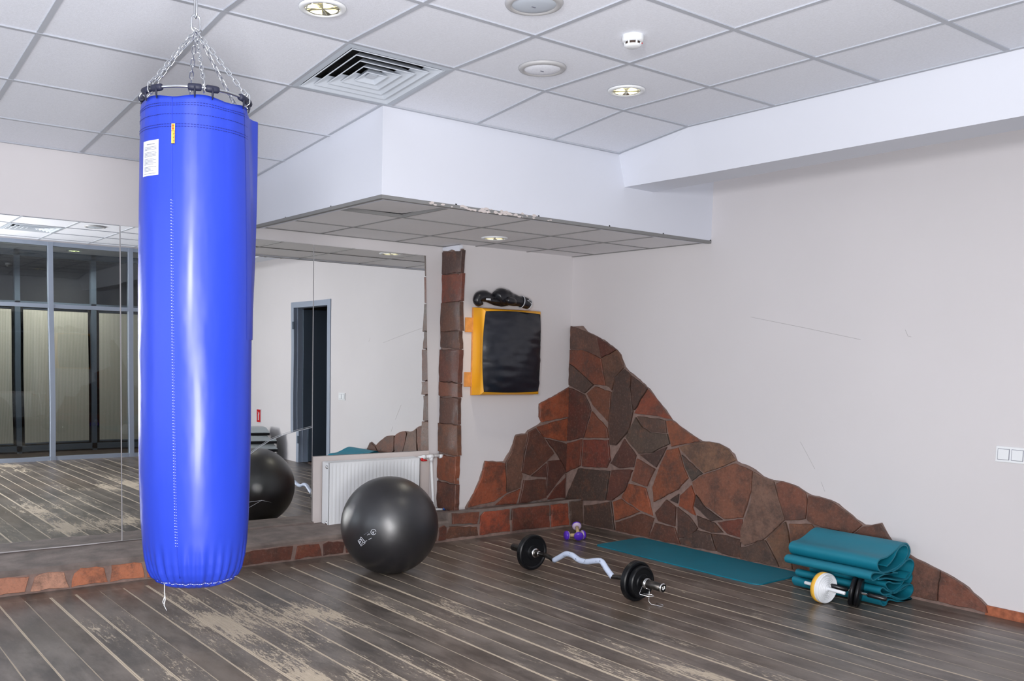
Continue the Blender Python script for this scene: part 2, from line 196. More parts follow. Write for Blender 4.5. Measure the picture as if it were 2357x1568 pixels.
gap = nb.math('MULTIPLY', nb.math('SUBTRACT', 1, nb.step(edge, .0004, .0013)), inb)
col = nb.mix(nb.math('MULTIPLY', gap, .55), col, (.03,.024,.02))
nb.l(col, nb.b.inputs['Base Color'])
nb.l(nb.math('ADD', nb.math('ADD', .27, nb.math('MULTIPLY', bare, .33)), nb.math('MULTIPLY', nb.noise(pos, 5, 5, .6), .12)), nb.b.inputs['Roughness'])
bp = nb.n('Bump'); bp.inputs['Strength'].default_value = .35; bp.inputs['Distance'].default_value = .003
nb.l(nb.math('SUBTRACT', nb.math('MULTIPLY', nb.noise(pv, 1., 4, .6, (30, 3, 1)), .5), nb.math('MULTIPLY', gap, .8)), bp.inputs['Height'])
nb.l(bp.outputs['Normal'], nb.b.inputs['Normal'])

# mirror, window glass, blind, lamp glow
m = mat('mirror_silver', (.90,.915,.90), .0, 1.); M['mirror'] = m
nb = NB(m); tc = nb.n('TexCoord').outputs['Object']
bp = nb.n('Bump'); bp.inputs['Strength'].default_value = .5; bp.inputs['Distance'].default_value = .0011
nb.l(nb.noise(tc, 1.5, 1, .4, (1,1,.8)), bp.inputs['Height']); nb.l(bp.outputs['Normal'], nb.b.inputs['Normal'])
def glass_mat(name, tint):
    m = bpy.data.materials.new(name); m.use_nodes = True; nt = m.node_tree; nt.nodes.clear()
    o = nt.nodes.new('ShaderNodeOutputMaterial'); mx = nt.nodes.new('ShaderNodeMixShader'); f = nt.nodes.new('ShaderNodeFresnel')
    t = nt.nodes.new('ShaderNodeBsdfTransparent'); g = nt.nodes.new('ShaderNodeBsdfGlossy')
    t.inputs[0].default_value = (*tint, 1); g.inputs['Roughness'].default_value = .0; f.inputs[0].default_value = 1.6
    nt.links.new(f.outputs[0], mx.inputs[0]); nt.links.new(t.outputs[0], mx.inputs[1]); nt.links.new(g.outputs[0], mx.inputs[2]); nt.links.new(mx.outputs[0], o.inputs[0])
    return m
M['glass'] = glass_mat('pane_glass', (.88,.91,.92))
m = mat('woven_blind', (.36,.33,.25), .8); M['blind'] = m
nb = NB(m); tc = nb.n('TexCoord').outputs['Object']; wv = nb.n('TexWave', wave_type='BANDS', bands_direction='X'); wv.inputs['Scale'].default_value = 16.; wv.inputs['Distortion'].default_value = .4; wv.inputs['Detail'].default_value = 2
nb.l(tc, wv.inputs['Vector']); nb.l(nb.mix(nb.math('MULTIPLY', wv.outputs['Fac'], .6), (.58,.55,.47), (.32,.30,.26)), nb.b.inputs['Base Color'])
def emit(name, col, st):
    m = mat(name, col, .4); b = m.node_tree.nodes['Principled BSDF']
    b.inputs['Emission Color'].default_value = (*col, 1); b.inputs['Emission Strength'].default_value = st; return m
M['bulb'] = emit('lamp_glow', (1.,.92,.60), 1.6)
M['bulbg'] = emit('corridor_lamp_glow', (.85,1.,.45), 4.)
M['reflector'] = mat('lamp_reflector', (.75,.73,.58), .22, .9)

# ------------------------------------------------------------------ mesh helpers
def obj(name, bm, m, parent=None, smooth=False, loc=None):
    if smooth:
        for f in bm.faces: f.smooth = True
    me = bpy.data.meshes.new(name); bm.to_mesh(me); bm.free()
    for mm in (m if isinstance(m, (list, tuple)) else [m]): me.materials.append(mm)
    o = bpy.data.objects.new(name, me); C.objects.link(o)
    if parent: o.parent = parent
    if loc is not None: o.location = loc
    return o
def autosmooth(o, ang=40):
    me = o.data
    for p in me.polygons: p.use_smooth = True
    bm = bmesh.new(); bm.from_mesh(me)
    for e in bm.edges:
        if len(e.link_faces) == 2 and e.calc_face_angle(0) > R(ang): e.smooth = False
    bm.to_mesh(me); bm.free(); return o
def thing(name, label, cat, loc=(0,0,0), rot=(0,0,0), group=None):
    o = bpy.data.objects.new(name, None); C.objects.link(o); o.empty_display_size = .05
    o.location = loc; o.rotation_euler = rot; o['label'] = label; o['category'] = cat
    if group: o['group'] = group
    return o
def tag(o, label, cat, group=None):
    o['label'] = label; o['category'] = cat
    if group: o['group'] = group
    return o
def struct(o): o['kind'] = 'structure'; return o
def box(bm, x0, x1, y0, y1, z0, z1, bev=0):
    vs = [bm.verts.new(p) for p in ((x0,y0,z0),(x1,y0,z0),(x1,y1,z0),(x0,y1,z0),(x0,y0,z1),(x1,y0,z1),(x1,y1,z1),(x0,y1,z1))]
    fs = [bm.faces.new([vs[i] for i in q]) for q in ((3,2,1,0),(4,5,6,7),(0,1,5,4),(1,2,6,5),(2,3,7,6),(3,0,4,7))]
    if bev:
        es = list({e for f in fs for e in f.edges})
        bmesh.ops.bevel(bm, geom=es, offset=bev, segments=3, profile=.6, affect='EDGES')
    return bm
def bx(*a, **k): return box(bmesh.new(), *a, **k)
def frame_of(d):
    d = d.normalized(); up = V3((0,0,1)) if abs(d.z) < .9 else V3((1,0,0))
    a = d.cross(up).normalized(); return a, d.cross(a).normalized()
def tube(bm, pts, r, n=8, closed=False, caps=True, flat=1.):
    pts = [V3(p) for p in pts]; N = len(pts); rings = []; prev = None
    for i, p in enumerate(pts):
        if closed: d = pts[(i+1) % N] - pts[i-1]
        else: d = pts[min(i+1, N-1)] - pts[max(i-1, 0)]
        if d.length < 1e-9: d = V3((0,0,1))
        d.normalize()
        if prev is None: a, b = frame_of(d)
        else:
            a = prev - d*prev.dot(d)
            a = a.normalized() if a.length > 1e-6 else frame_of(d)[0]
            b = d.cross(a)
        prev = a; rr = r[i] if isinstance(r, (list, tuple)) else r
        rings.append([bm.verts.new(p + (a*cos(2*pi*k/n) + b*sin(2*pi*k/n)*flat)*rr) for k in range(n)])
    for i in range(N if closed else N-1):
        A, B = rings[i], rings[(i+1) % N]
        for k in range(n): bm.faces.new((A[k], A[(k+1) % n], B[(k+1) % n], B[k]))
    if not closed and caps:
        bm.faces.new(rings[0][::-1]); bm.faces.new(rings[-1])
    return bm
def lathe(bm, prof, n=32, mtx=None, close=False):
    """prof = [(r, z)]; revolves about z, then mtx"""
    rings = []
    for r, z in prof:
        if r < 1e-6: rings.append([bm.verts.new((0,0,z))])
        else: rings.append([bm.verts.new((r*cos(2*pi*k/n), r*sin(2*pi*k/n), z)) for k in range(n)])
    pairs = list(zip(rings, rings[1:])) + ([(rings[-1], rings[0])] if close else [])
    for A, B in pairs:
        for k in range(n):
            q = []
            for v in (A[k % len(A)], A[(k+1) % len(A)], B[(k+1) % len(B)], B[k % len(B)]):
                if v not in q: q.append(v)
            if len(q) > 2:
                try: bm.faces.new(q)
                except ValueError: pass
    if mtx is not None: bmesh.ops.transform(bm, matrix=mtx, verts=[v for rg in rings for v in rg])
    return bm
def prism(bm, poly, fn, t0, t1, mi=0):
    """poly of (a,b); fn(a,b,t) -> point"""
    A = [bm.verts.new(fn(a, b, t0)) for a, b in poly]; B = [bm.verts.new(fn(a, b, t1)) for a, b in poly]
    n = len(poly); fs = []
    fs.append(bm.faces.new(A)); fs.append(bm.faces.new(B[::-1]))
    for i in range(n): fs.append(bm.faces.new((A[i], B[i], B[(i+1) % n], A[(i+1) % n])))
    for f in fs: f.material_index = mi
    return fs
def done(bm):
    bmesh.ops.recalc_face_normals(bm, faces=bm.faces[:]); return bm
def copy_tree(o, parent=None):
    c = o.copy(); C.objects.link(c); c.parent = parent
    for ch in list(o.children): copy_tree(ch, c)
    return c
def circle(r, n=24, z=0, c=(0,0)):
    return [(c[0]+r*cos(2*pi*k/n), c[1]+r*sin(2*pi*k/n), z) for k in range(n)]
def text(bm_name, s, size, m, parent, mtx, ext=.0006):
    cu = bpy.data.curves.new(bm_name, 'FONT'); cu.body = s; cu.size = size; cu.extrude = ext; cu.align_x = 'CENTER'; cu.align_y = 'CENTER'; cu.resolution_u = 2
    o = bpy.data.objects.new(bm_name+'_tmp', cu); C.objects.link(o)
    bpy.context.view_layer.update()
    me = bpy.data.meshes.new_from_object(o.evaluated_get(bpy.context.evaluated_depsgraph_get()))
    bpy.data.objects.remove(o); bpy.data.curves.remove(cu)
    me.transform(mtx); me.materials.clear(); me.materials.append(m)
    r = bpy.data.objects.new(bm_name, me); C.objects.link(r); r.parent = parent
    return r

# ------------------------------------------------------------------ room dimensions (metres, floor at 0)
UR, VM, VP = 5.56, 6.03, 5.82          # right wall, mirror wall, corner wall
XL, YG = -2.5, -.6                     # left wall, glazed wall
CZ = 2.82; SZ = 2.267                  # ceiling, lowered ceiling
U0, V0 = .976, 3.7875
KN = [(-9, CZ), (V0, CZ), (4.384, 2.757), (4.981, 2.696), (5.578, 2.641), (VM+.2, 2.585)]
def zc(v):
    for (a, p), (b, q) in zip(KN, KN[1:]):
        if v <= b: return p + (q-p)*(v-a)/(b-a)
    return KN[-1][1]
GX = [U0+.6*k for k in range(-6, 9)]
GY = [V0-.6*k for k in range(8, 0, -1)] + [V0, 4.384, 4.981, 5.578, VM]
SU, SV = 2.735, 4.384                  # lowered box: left face, front face

# floor, walls
struct(obj('floor', bx(XL, UR, YG-.01, 5.9, -.12, 0), M['floor']))
bm = bmesh.new()
for a, b, z0, z1 in ((YG-.1, .945, 0, 2.95), (1.995, VM+.1, 0, 2.95), (.945, 1.995, 2.1, 2.95)): box(bm, UR, UR+.12, a, b, z0, z1)
wr_o = struct(obj('wall_right', bm, M['wall']))
M['scuffc'] = mat('wall_scuff', (.40,.38,.38), .8)
for pts in ([(3.585,.88),(3.53,.80),(3.47,.71)], [(3.42,.63),(3.39,.57)], [(4.02,1.72),(3.6,1.64),(3.2,1.56)], [(2.92,1.62),(2.90,1.58),(2.88,1.575)]):
    obj('scuff', tube(bmesh.new(), [(UR-.0003, a, b) for a, b in pts], .0011, 4), M['scuffc'], wr_o)
struct(obj('wall_back', bx(XL, 4.34, VM, VM+.12, -.1, 2.95), M['wall']))
struct(obj('wall_corner', bx(4.365, UR, VP, VM+.12, -.1, 2.95), M['wall']))
bm = bmesh.new()
for a, b, z0, z1 in ((YG, .6, 0, 2.95), (4.9, VM, 0, 2.95), (.6, 4.9, 0, .7), (.6, 4.9, 2.5, 2.95)): box(bm, XL-.15, XL, a, b, z0, z1)
struct(obj('wall_left', bm, M['wall']))
# unseen window added in the left wall to let in fill light
w1 = bmesh.new()
for y in (.6, 2.0, 3.45, 4.84): box(w1, XL-.09, XL-.03, y, y+.06, .7, 2.5)
for z in (.7, 2.44): box(w1, XL-.09, XL-.03, .6, 4.9, z, z+.06)
struct(obj('window_added', w1, M['alu']))

# ceiling: individual tiles in a rail grid (tiles and rails follow the sloping part)
tb = bmesh.new(); rb = bmesh.new(); h = .012
DIFF2 = V0-3.6; DIFF = (2.176, V0)                      # cell of the diffuser
def skip(x, y):
    return x > SU-.05 and y > SV-.05
for i, x in enumerate(GX):
    x1 = x+.6
    for y, y1 in zip(GY, GY[1:]):
        if skip(x, y) or x >= UR-.02: continue
        if abs(x-DIFF[0]) < .01 and (abs(y-DIFF[1]) < .01 or abs(y-DIFF2) < .01): continue
        xa, xb = x, min(x1, UR); za, zb = zc(y)+.005, zc(y1)+.005
        A = [tb.verts.new(p) for p in ((xa, y, za), (xb, y, za), (xb, y1, zb), (xa, y1, zb))]
        B = [tb.verts.new((v.co.x, v.co.y, v.co.z+.015)) for v in A]
        tb.faces.new(A[::-1]); tb.faces.new(B)
        for k in range(4): tb.faces.new((A[k], A[(k+1) % 4], B[(k+1) % 4], B[k]))
def rail(bm, p, q, w=h, t=.006, up=.02):
    p, q = V3(p), V3(q); d = (q-p).normalized(); s = d.cross(V3((0,0,1))).normalized()*w
    A = [bm.verts.new(v) for v in (p-s, p+s, q+s, q-s)]; B = [bm.verts.new(v.co+V3((0,0,up))) for v in A]
    bm.faces.new(A[::-1]); bm.faces.new(B)
    for k in range(4): bm.faces.new((A[k], A[(k+1) % 4], B[(k+1) % 4], B[k]))
for x in GX:
    if x > UR: continue
    for y, y1 in zip(GY, GY[1:]):
        if x > SU and y > SV-.05: continue
        rail(rb, (x, y, zc(y)), (x, y1, zc(y1)))
for y in GY[:-1]:
    xe = UR if y < SV-.05 else SU
    rail(rb, (XL, y, zc(y)-.0004), (xe, y, zc(y)-.0004))
for p, q in (((SU-.008, SV, zc(SV)-.001), (SU-.008, VM, zc(VM)-.001)), ((SU, SV-.01, zc(SV)-.001), (4.58, SV-.01, zc(SV)-.001)),
             ((XL, VM-.01, zc(VM)-.001), (SU, VM-.01, zc(VM)-.001)), ((4.535, YG, CZ-.001), (4.535, V0, CZ-.001)), ((4.535, V0, CZ-.001), (4.56, SV, zc(SV)-.001))):
    rail(rb, p, q, .011)
ce = struct(obj('ceiling', done(tb), M['tile'])); obj('grid_rail', done(rb), M['tbar'], ce)

# white box (lowered part) and beam
bm = bmesh.new()
def hexa(bm, P):
    v = [bm.verts.new(p) for p in P]
    for q in ((3,2,1,0),(4,5,6,7),(0,1,5,4),(1,2,6,5),(2,3,7,6),(3,0,4,7)): bm.faces.new([v[i] for i in q])
# front skin and left skin, 6 cm thick, flush on top with the ceiling
hexa(bm, [(SU,SV,SZ-.006),(UR,SV,SZ-.006),(UR,SV+.05,SZ-.006),(SU,SV+.05,SZ-.006),(SU,SV,zc(SV)+.01),(UR,SV,zc(SV)+.01),(UR,SV+.05,zc(SV)+.01),(SU,SV+.05,zc(SV)+.01)])
hexa(bm, [(SU,SV+.05,SZ-.006),(SU+.05,SV+.05,SZ-.006),(SU+.05,VM,SZ-.006),(SU,VM,SZ-.006),(SU,SV+.05,zc(SV)+.01),(SU+.05,SV+.05,zc(SV)+.01),(SU+.05,VM,zc(VM)+.01),(SU,VM,zc(VM)+.01)])
box(bm, SU+.051, UR, SV+.051, VM, SZ+.05, SZ+.07)
struct(obj('trim_1', done(bm), M['white']))
bm = bmesh.new()
hexa(bm, [(4.665,YG,2.552),(4.925,YG,2.552),(4.925,V0,2.552),(4.668,V0,2.552),(4.545,YG,CZ+.01),(4.925,YG,CZ+.01),(4.925,V0,CZ+.01),(4.545,V0,CZ+.01)])
hexa(bm, [(4.668,V0,2.552),(4.925,V0,2.552),(4.92,SV,2.552),(4.640,SV,2.552),(4.545,V0,CZ+.01),(4.925,V0,CZ+.01),(4.92,SV,zc(SV)+.01),(4.572,SV,zc(SV)+.01)])
bmesh.ops.remove_doubles(bm, verts=bm.verts[:], dist=.0005)
struct(obj('trim_2', done(bm), M['white']))
# tiles of the lowered ceiling
tb = bmesh.new(); rb = bmesh.new()
SX = [SU+.02, 3.245, 3.885, 4.51, 5.04, UR]; SY = [SV+.02, 4.955, 5.56, VM]
k = 0
for i, (x, x1) in enumerate(zip(SX, SX[1:])):
    for j, (y, y1) in enumerate(zip(SY, SY[1:])):
        z = SZ+.004; dz = (0, 0, 0, 0)
        if i == 0 and j == 0: dz = (0, .004, .022, .014)
        A = [tb.verts.new((p[0], p[1], z+d)) for p, d in zip(((x, y), (x1, y), (x1, y1), (x, y1)), dz)]
        B = [tb.verts.new((v.co.x, v.co.y, v.co.z+.014)) for v in A]
        tb.faces.new(A[::-1]); tb.faces.new(B)
        for q in range(4): tb.faces.new((A[q], A[(q+1) % 4], B[(q+1) % 4], B[q]))
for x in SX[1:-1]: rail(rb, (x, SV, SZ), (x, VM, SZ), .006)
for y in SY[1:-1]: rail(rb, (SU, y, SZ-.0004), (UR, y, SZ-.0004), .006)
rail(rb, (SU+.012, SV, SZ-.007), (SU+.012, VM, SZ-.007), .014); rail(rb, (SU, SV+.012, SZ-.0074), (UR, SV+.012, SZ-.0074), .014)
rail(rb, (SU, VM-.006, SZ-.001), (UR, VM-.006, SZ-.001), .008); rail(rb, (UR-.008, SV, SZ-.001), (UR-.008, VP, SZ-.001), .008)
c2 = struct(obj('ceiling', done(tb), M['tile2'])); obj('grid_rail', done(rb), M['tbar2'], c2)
# flaked plaster along the lower edge of the white box
bm = bmesh.new(); random.seed(3)
for k in range(70):
    x = random.choice((random.uniform(3.0, 3.9), random.uniform(3.25, 3.7), random.uniform(3.4, 4.1))); z = SZ-.004+random.random()**2*.02
    r0 = random.uniform(.004, .014)
    pl = [(x+r0*1.5*cos(a)*random.uniform(.6,1.2), z+r0*.6*sin(a)*random.uniform(.6,1.2)) for a in [q*pi/3.5 for q in range(7)]]
    prism(bm, pl, lambda a, b, t: (a, t, b), SV, SV-.0025-random.random()*.002)
struct(obj('trim_3', done(bm), M['plaster']))

# ------------------------------------------------------------------ stonework
PAL = [s2l(c) for c in ((96,66,56),(120,66,46),(88,60,52),(138,74,48),(104,72,60),(84,62,54),(126,70,50),(146,84,56),(92,56,46),(110,62,46))]
HOT = [s2l(c) for c in ((160,82,52),(150,74,48),(166,92,60))]
def stone_mesh(polys, fn, t0, t1, seed, cols=None, inset=-.0010, wob=.0045):
    rnd = random.Random(seed); bm = bmesh.new(); lay = bm.loops.layers.float_color.new('stone')
    for pi_, poly in enumerate(polys):
        P = []
        n = len(poly)
        for i in range(n):                       # subdivide and jitter the outline
            a, b = V3((*poly[i], 0)), V3((*poly[(i+1) % n], 0)); L = (b-a).length; s = max(1, int(L/.035))
            for k in range(s):
                p = a.lerp(b, k/s)
                p += V3((noise.noise(p*17+V3((seed,0,0))), noise.noise(p*17+V3((0,seed,5))), 0))*wob*1.6
                P.append(p)
        cx = sum((p for p in P), V3())/len(P); size = max((p-cx).length for p in P)
        def shr(d): return [p + (cx-p)*min(.4, d/max((cx-p).length, .01)) for p in P]
        A, B, D = shr(inset), shr(inset+.0003), shr(inset+.0035)
        tt = t0+(t1-t0)*rnd.uniform(.8, 1.15); sg = 1 if t1 > t0 else -1
        rings = []
        for ring, t in ((A, t0), (B, tt-.004*sg), (D, tt)):
            rings.append([bm.verts.new(fn(p.x, p.y, t + (noise.noise(p*9)*.002 if t != t0 else 0))) for p in ring])
        c = cols[pi_ % len(cols)] if cols else rnd.choice(PAL + (HOT if rnd.random() < .25 else []))
        f = rnd.uniform(.78, 1.0); g_ = (c[0]+c[1]+c[2])/3; c = [min(1, max(0, (v*.98+g_*.02))*f) for v in c]
        fs = []
        for a, b in zip(rings, rings[1:]):
            for i in range(len(a)): fs.append(bm.faces.new((a[i], a[(i+1) % len(a)], b[(i+1) % len(a)], b[i])))
        fs.append(bm.faces.new(rings[-1]))
        for q in fs:
            for l in q.loops: l[lay] = (*c, 1)
    return done(bm)
# right wall: flagstones falling away from the corner
ro = [[min(a, VP), max(b, 0)] for a, b in DATA['r_out']]
bm = bmesh.new(); 
def jag(poly, amp, seed, stepl=.03, keep=lambda p: False):
    out = []
    for i in range(len(poly)):
        a, b = V3((*poly[i], 0)), V3((*poly[(i+1) % len(poly)], 0)); s = max(1, int((b-a).length/stepl))
        for k in range(s):
            p = a.lerp(b, k/s)
            if not keep(p): p = p + V3((noise.noise(p*40+V3((seed,0,0))), noise.noise(p*40+V3((0,seed,3))), 0))*amp
            out.append((p.x, p.y))
    return out
onedge = lambda p: p.y < .01 or p.x > VP-.01 or p.x > UR-.01
prism(bm, jag(ro, .006, 1, keep=onedge), lambda a, b, t: (t, a, b), UR, UR-.016)
g = done(bm)
sr = thing('stone_cladding', 'jagged red brown flagstone facing stepping down the right wall from the corner', 'stone cladding', (UR, 4.2, 0))
def into(o, par):
    o.parent = par; o.matrix_parent_inverse = Matrix.Translation(-V3(par.location)); return o
into(obj('grout', g, M['cork']), sr)
cols = [s2l(c) for c in ((98,70,60),(92,50,42),(124,68,48),(84,64,56),(112,78,62),(80,58,50),(82,58,50),(132,66,46),(90,66,56),(92,76,66),(78,54,48),(140,80,54),(134,98,76),(80,68,60),(136,76,50),(138,88,68),(94,54,46),(122,74,54),(124,70,50),(128,66,48),(116,56,44),(88,54,46),(120,72,56),(76,62,56),(94,56,48),(156,82,52),(72,56,50),(142,78,52),(106,66,52),(96,58,46),(66,50,44),(140,72,46),(74,54,48),(88,58,48),(104,62,48),(84,58,48),(112,58,44),(84,62,54),(86,60,50),
      (122,92,78),(96,72,60),(118,86,66),(120,74,58),(116,74,58),(136,90,66),(112,72,56),(118,80,66),(124,76,60))]
pol = [[((5.797 if a > 5.66 else a), max(b, .012)) for a, b in p] for p in DATA['r_st']]
into(obj('flagstones', stone_mesh(pol, lambda a, b, t: (t, a, b), UR-.010, UR-.032, 1, cols), M['stone']), sr)
# careful: thickness is measured from the wall
# corner wall
po = [[min(a, UR), b] for a, b in DATA['p_out']]
bm = bmesh.new(); prism(bm, jag(po, .006, 2, keep=lambda p: p.x > UR-.01), lambda a, b, t: (a, t, b), VP, VP-.014)
sp = thing('stone_cladding', 'stepped red flagstone facing under the yellow and black pad', 'stone cladding', (5.0, VP, 0))
into(obj('grout', done(bm), M['cork']), sp)
cols = [s2l(c) for c in ((150,78,50),(164,84,52),(96,58,46),(88,54,46),(112,78,64),(160,84,56),(140,74,52),(92,56,46),(92,54,46),(90,54,46),(108,56,44))]
pol = [[((UR-.026 if a > 5.47 else a), max(b, .185)) for a, b in p] for p in DATA['p_st']]
into(obj('flagstones', stone_mesh(pol, lambda a, b, t: (a, t, b), VP-.008, VP-.028, 2, cols), M['stone']), sp)
# stone strip up the reveal of the corner wall
bm = bmesh.new()
zz_ = [.185, .42, .72, .80, 1.03, 1.16, 1.33, 1.47, 1.60, 1.86, 2.02, 2.225]
st = thing('stone_strip', 'narrow brown stone strip running floor to ceiling beside the mirror', 'stone cladding', (4.35, 5.92, 0))
pl = []
rr = random.Random(5); zb = [.17, .40, .62, .87, 1.08, 1.20, 1.46, 1.60, 1.83, 2.05, 2.225]
for z0, z1 in zip(zb, zb[1:]):
    e = rr.uniform(-.012, .010); e2 = rr.uniform(-.012, .010)
    pl.append([(5.768+e, z0+.002), (VM-.006, z0+rr.uniform(-.01, .02)), (VM-.004, z1-.004), (5.770+e2, z1-.003)])
def rev(a, b, t): return (t, a, b)
g = bmesh.new(); prism(g, [(5.782, .15), (VM, .15), (VM, 2.235), (5.782, 2.235)], rev, 4.3655, 4.345); into(obj('grout', done(g), M['cork']), st)
cs = [s2l(c) for c in ((104,62,50),(134,76,52),(112,72,52),(96,62,50),(118,70,52),(104,58,46),(88,58,48),(98,64,50),(128,66,50),(76,54,50))]
o = into(obj('flagstones', stone_mesh(pl, rev, 4.366, 4.325, 5, cs, inset=.0015, wob=.006), M['stone']), st)
ch = bmesh.new(); prism(ch, [(5.80, 2.262), (VM-.01, 2.262), (VM-.01, 2.236), (5.95, 2.228), (5.90, 2.238), (5.86, 2.226), (5.83, 2.212), (5.80, 2.205)], rev, 4.366, 4.332)
o = into(obj('broken_plaster', done(ch), M['white']), st); o['label'] = 'white broken plaster at the top'
# ledge along the back wall
lg = thing('stone_ledge', 'low stone faced ledge along the floor under the mirrors', 'ledge', (1.5, 5.8, 0))
bm = bmesh.new(); LF = 5.585
n = 90
def ltop(x): return .142 + .010*noise.noise(V3((x*2.2, 3, 0))) + (.0 if x < 4.1 else 0) + max(0, min(1, (x-3.2)/.8))*.015
sec = []
for i in range(n+1):
    x = XL + (4.13-XL)*i/n; z = ltop(x); zj = z-.012-.01*abs(noise.noise(V3((x*9, 0, 1))))
    sec.append([bm.verts.new(p) for p in ((x, LF+.004*noise.noise(V3((x*7, 1, 1))), 0), (x, LF-.004, zj), (x, LF+.012+.008*noise.noise(V3((x*11, 5, 0))), z), (x, 5.75, z+.008+.004*noise.noise(V3((x*5, 8, 0)))), (x, VM, .158+.004*noise.noise(V3((x*3, 9, 0)))), (x, VM, 0))])
for a, b in zip(sec, sec[1:]):
    for k in range(6): bm.faces.new((a[k], a[(k+1) % 6], b[(k+1) % 6], b[k]))
bm.faces.new(sec[0]); bm.faces.new(sec[-1][::-1])
hexa(bm, [(4.13,LF,0),(UR-.002,LF,0),(UR-.002,VP-.002,0),(4.13,VP-.002,0),(4.13,LF+.012,.218),(UR-.002,LF+.012,.222),(UR-.002,VP-.002,.186),(4.13,VP-.002,.186)]); box(bm, 4.13, 4.40, VP, VM, 0, .172)
into(obj('ledge_top', done(bm), M['ledgetop']), lg)
pl = []; rr = random.Random(11); x = XL+.02
while x < 4.09:
    w = rr.uniform(.17, .42)
    if x+w > 4.05: w = 4.11-x
    t = ltop(x+w/2)-.022-rr.random()*.012; k = rr.uniform(-.02, .02)
    pl.append([(x+.004, .008), (x+w-.006+k*.5, .010), (x+w-.008-k, t-rr.random()*.02), (x+w*.7, t), (x+w*.25, t-rr.random()*.006), (x+.008+k, t-rr.random()*.025)]); x += w
lightc = [s2l(c) for c in ((186,112,78),(204,150,124),(196,132,104),(178,98,66))]
cs = []
for p in pl:
    xc = p[0][0]; cs.append(rr.choice(lightc) if xc < 2.05 else s2l(rr.choice(((110,62,48),(124,66,48),(96,54,44),(88,50,42)))))
into(obj('facing_stones', stone_mesh(pl, lambda a, b, t: (a, t, b), LF, LF-.014, 21, cs, inset=.006, wob=.006), M['stone']), lg)
cs = [s2l(c) for c in ((128,74,56),(104,66,50),(178,84,56),(124,66,50),(164,78,52),(96,74,64))]
pl = [[(min(a, UR-.015), max(.014, b)) for a, b in p] for p in DATA['l_st']]
into(obj('facing_stones', stone_mesh(pl, lambda a, b, t: (a, t, b), LF, LF-.014, 22, cs, inset=.003), M['stone']), lg)
bmg = bx(XL, UR-.03, LF-.006, LF+.001, 0, .11); into(obj('grout', bmg, M['cork']), lg)
# orange skirting on the right wall
struct(obj('baseboard_right', bx(UR-.016, UR, 2.02, 2.362, 0, .055, bev=.002), M['orangetrim']))

# ------------------------------------------------------------------ mirrors
def mirror(name, label, poly, pitch=.0035, yaw=0., grp=None, parts=None):
    xs = [p[0] for p in poly]; zs = [p[1] for p in poly]; cx, cz = sum(xs)/len(xs), (min(zs)+max(zs))/2
    root = thing(name, label, 'mirror', (cx, VM-.012, cz), (0, 0, 0), grp)
    for pl, yw, pt in (parts or [(poly, yaw, pitch)]):
        bm = bmesh.new(); fs = prism(bm, [(a-cx, b-cz) for a, b in pl], lambda a, b, t: (a, t, b), -.003, .003)
        done(bm)
        for f in bm.faces: f.material_index = 0 if f.normal.y < -.9 else 1
        o = obj('mirror_pane', bm, [M['mirror'], M['sticker']], root); o.rotation_euler = (pt, 0, yw)
    return root
mirror('mirror_panel', 'large frameless mirror panel at the far left reflecting the glazed partition', [(XL+.3, .168), (1.806, .168), (1.806, 2.186), (XL+.3, 2.186)], pitch=-.0035)
CR = [(2.592, .618), (2.679, .675), (2.755, .727), (2.854, .782), (2.956, .816), (3.094, .846), (3.183, .863)]
CR = [(a, b) for a, b in CR]
crk = [(2.10, .166), (2.28, .42)] + CR
up = crk + [(3.183, 2.184), (1.814, 2.186), (1.814, .166)]
lo = crk[::-1] + [(3.183, .166)]
m2 = mirror('mirror_panel', 'cracked frameless mirror panel behind the punching bag and ball', [(1.814, .168), (3.183, .168), (3.183, 2.186), (1.814, 2.186)],
    parts=[(up, 0, -.0035), (lo, -.006, -.0035)])
ox, oy, oz = m2.location
bm = bmesh.new()
tube(bm, [(a-ox, -.0075, b-oz) for a, b in crk], .0017, 5)
tube(bm, [(a-ox, -.0065, b-oz+.010) for a, b in crk[2:]], .0008, 5)
obj('crack', bm, M['sticker'], m2)
bm = bmesh.new()
for pts in ([(2.55,.315),(2.697,.351),(2.79,.356),(2.926,.318),(3.1,.259)], [(2.79,.356),(2.70,.315),(2.62,.28)], [(2.93,.31),(3.0,.275),(3.1,.231)]):
    tube(bm, [(a-ox, -.0072, b-oz) for a, b in pts], .0010, 5)
obj('crack', bm, M['sticker'], m2)
tag(obj('mirror_trim', bx(2.45, 3.2, VM-.03, VM-.001, .150, .168, bev=.002), M['ledgetop']), 'thin worn wooden strip under the cracked mirror', 'trim strip')
mirror('mirror_panel', 'shorter mirror panel above the radiator reflecting an open door', [(3.190, .652), (4.229, .652), (4.170, 2.184), (3.190, 2.184)], pitch=-.0035)
# plaster patch behind the radiator
struct(obj('trim_4', bx(3.195, 4.235, VM-.022, VM, .155, .648, bev=.003), M['plaster']))

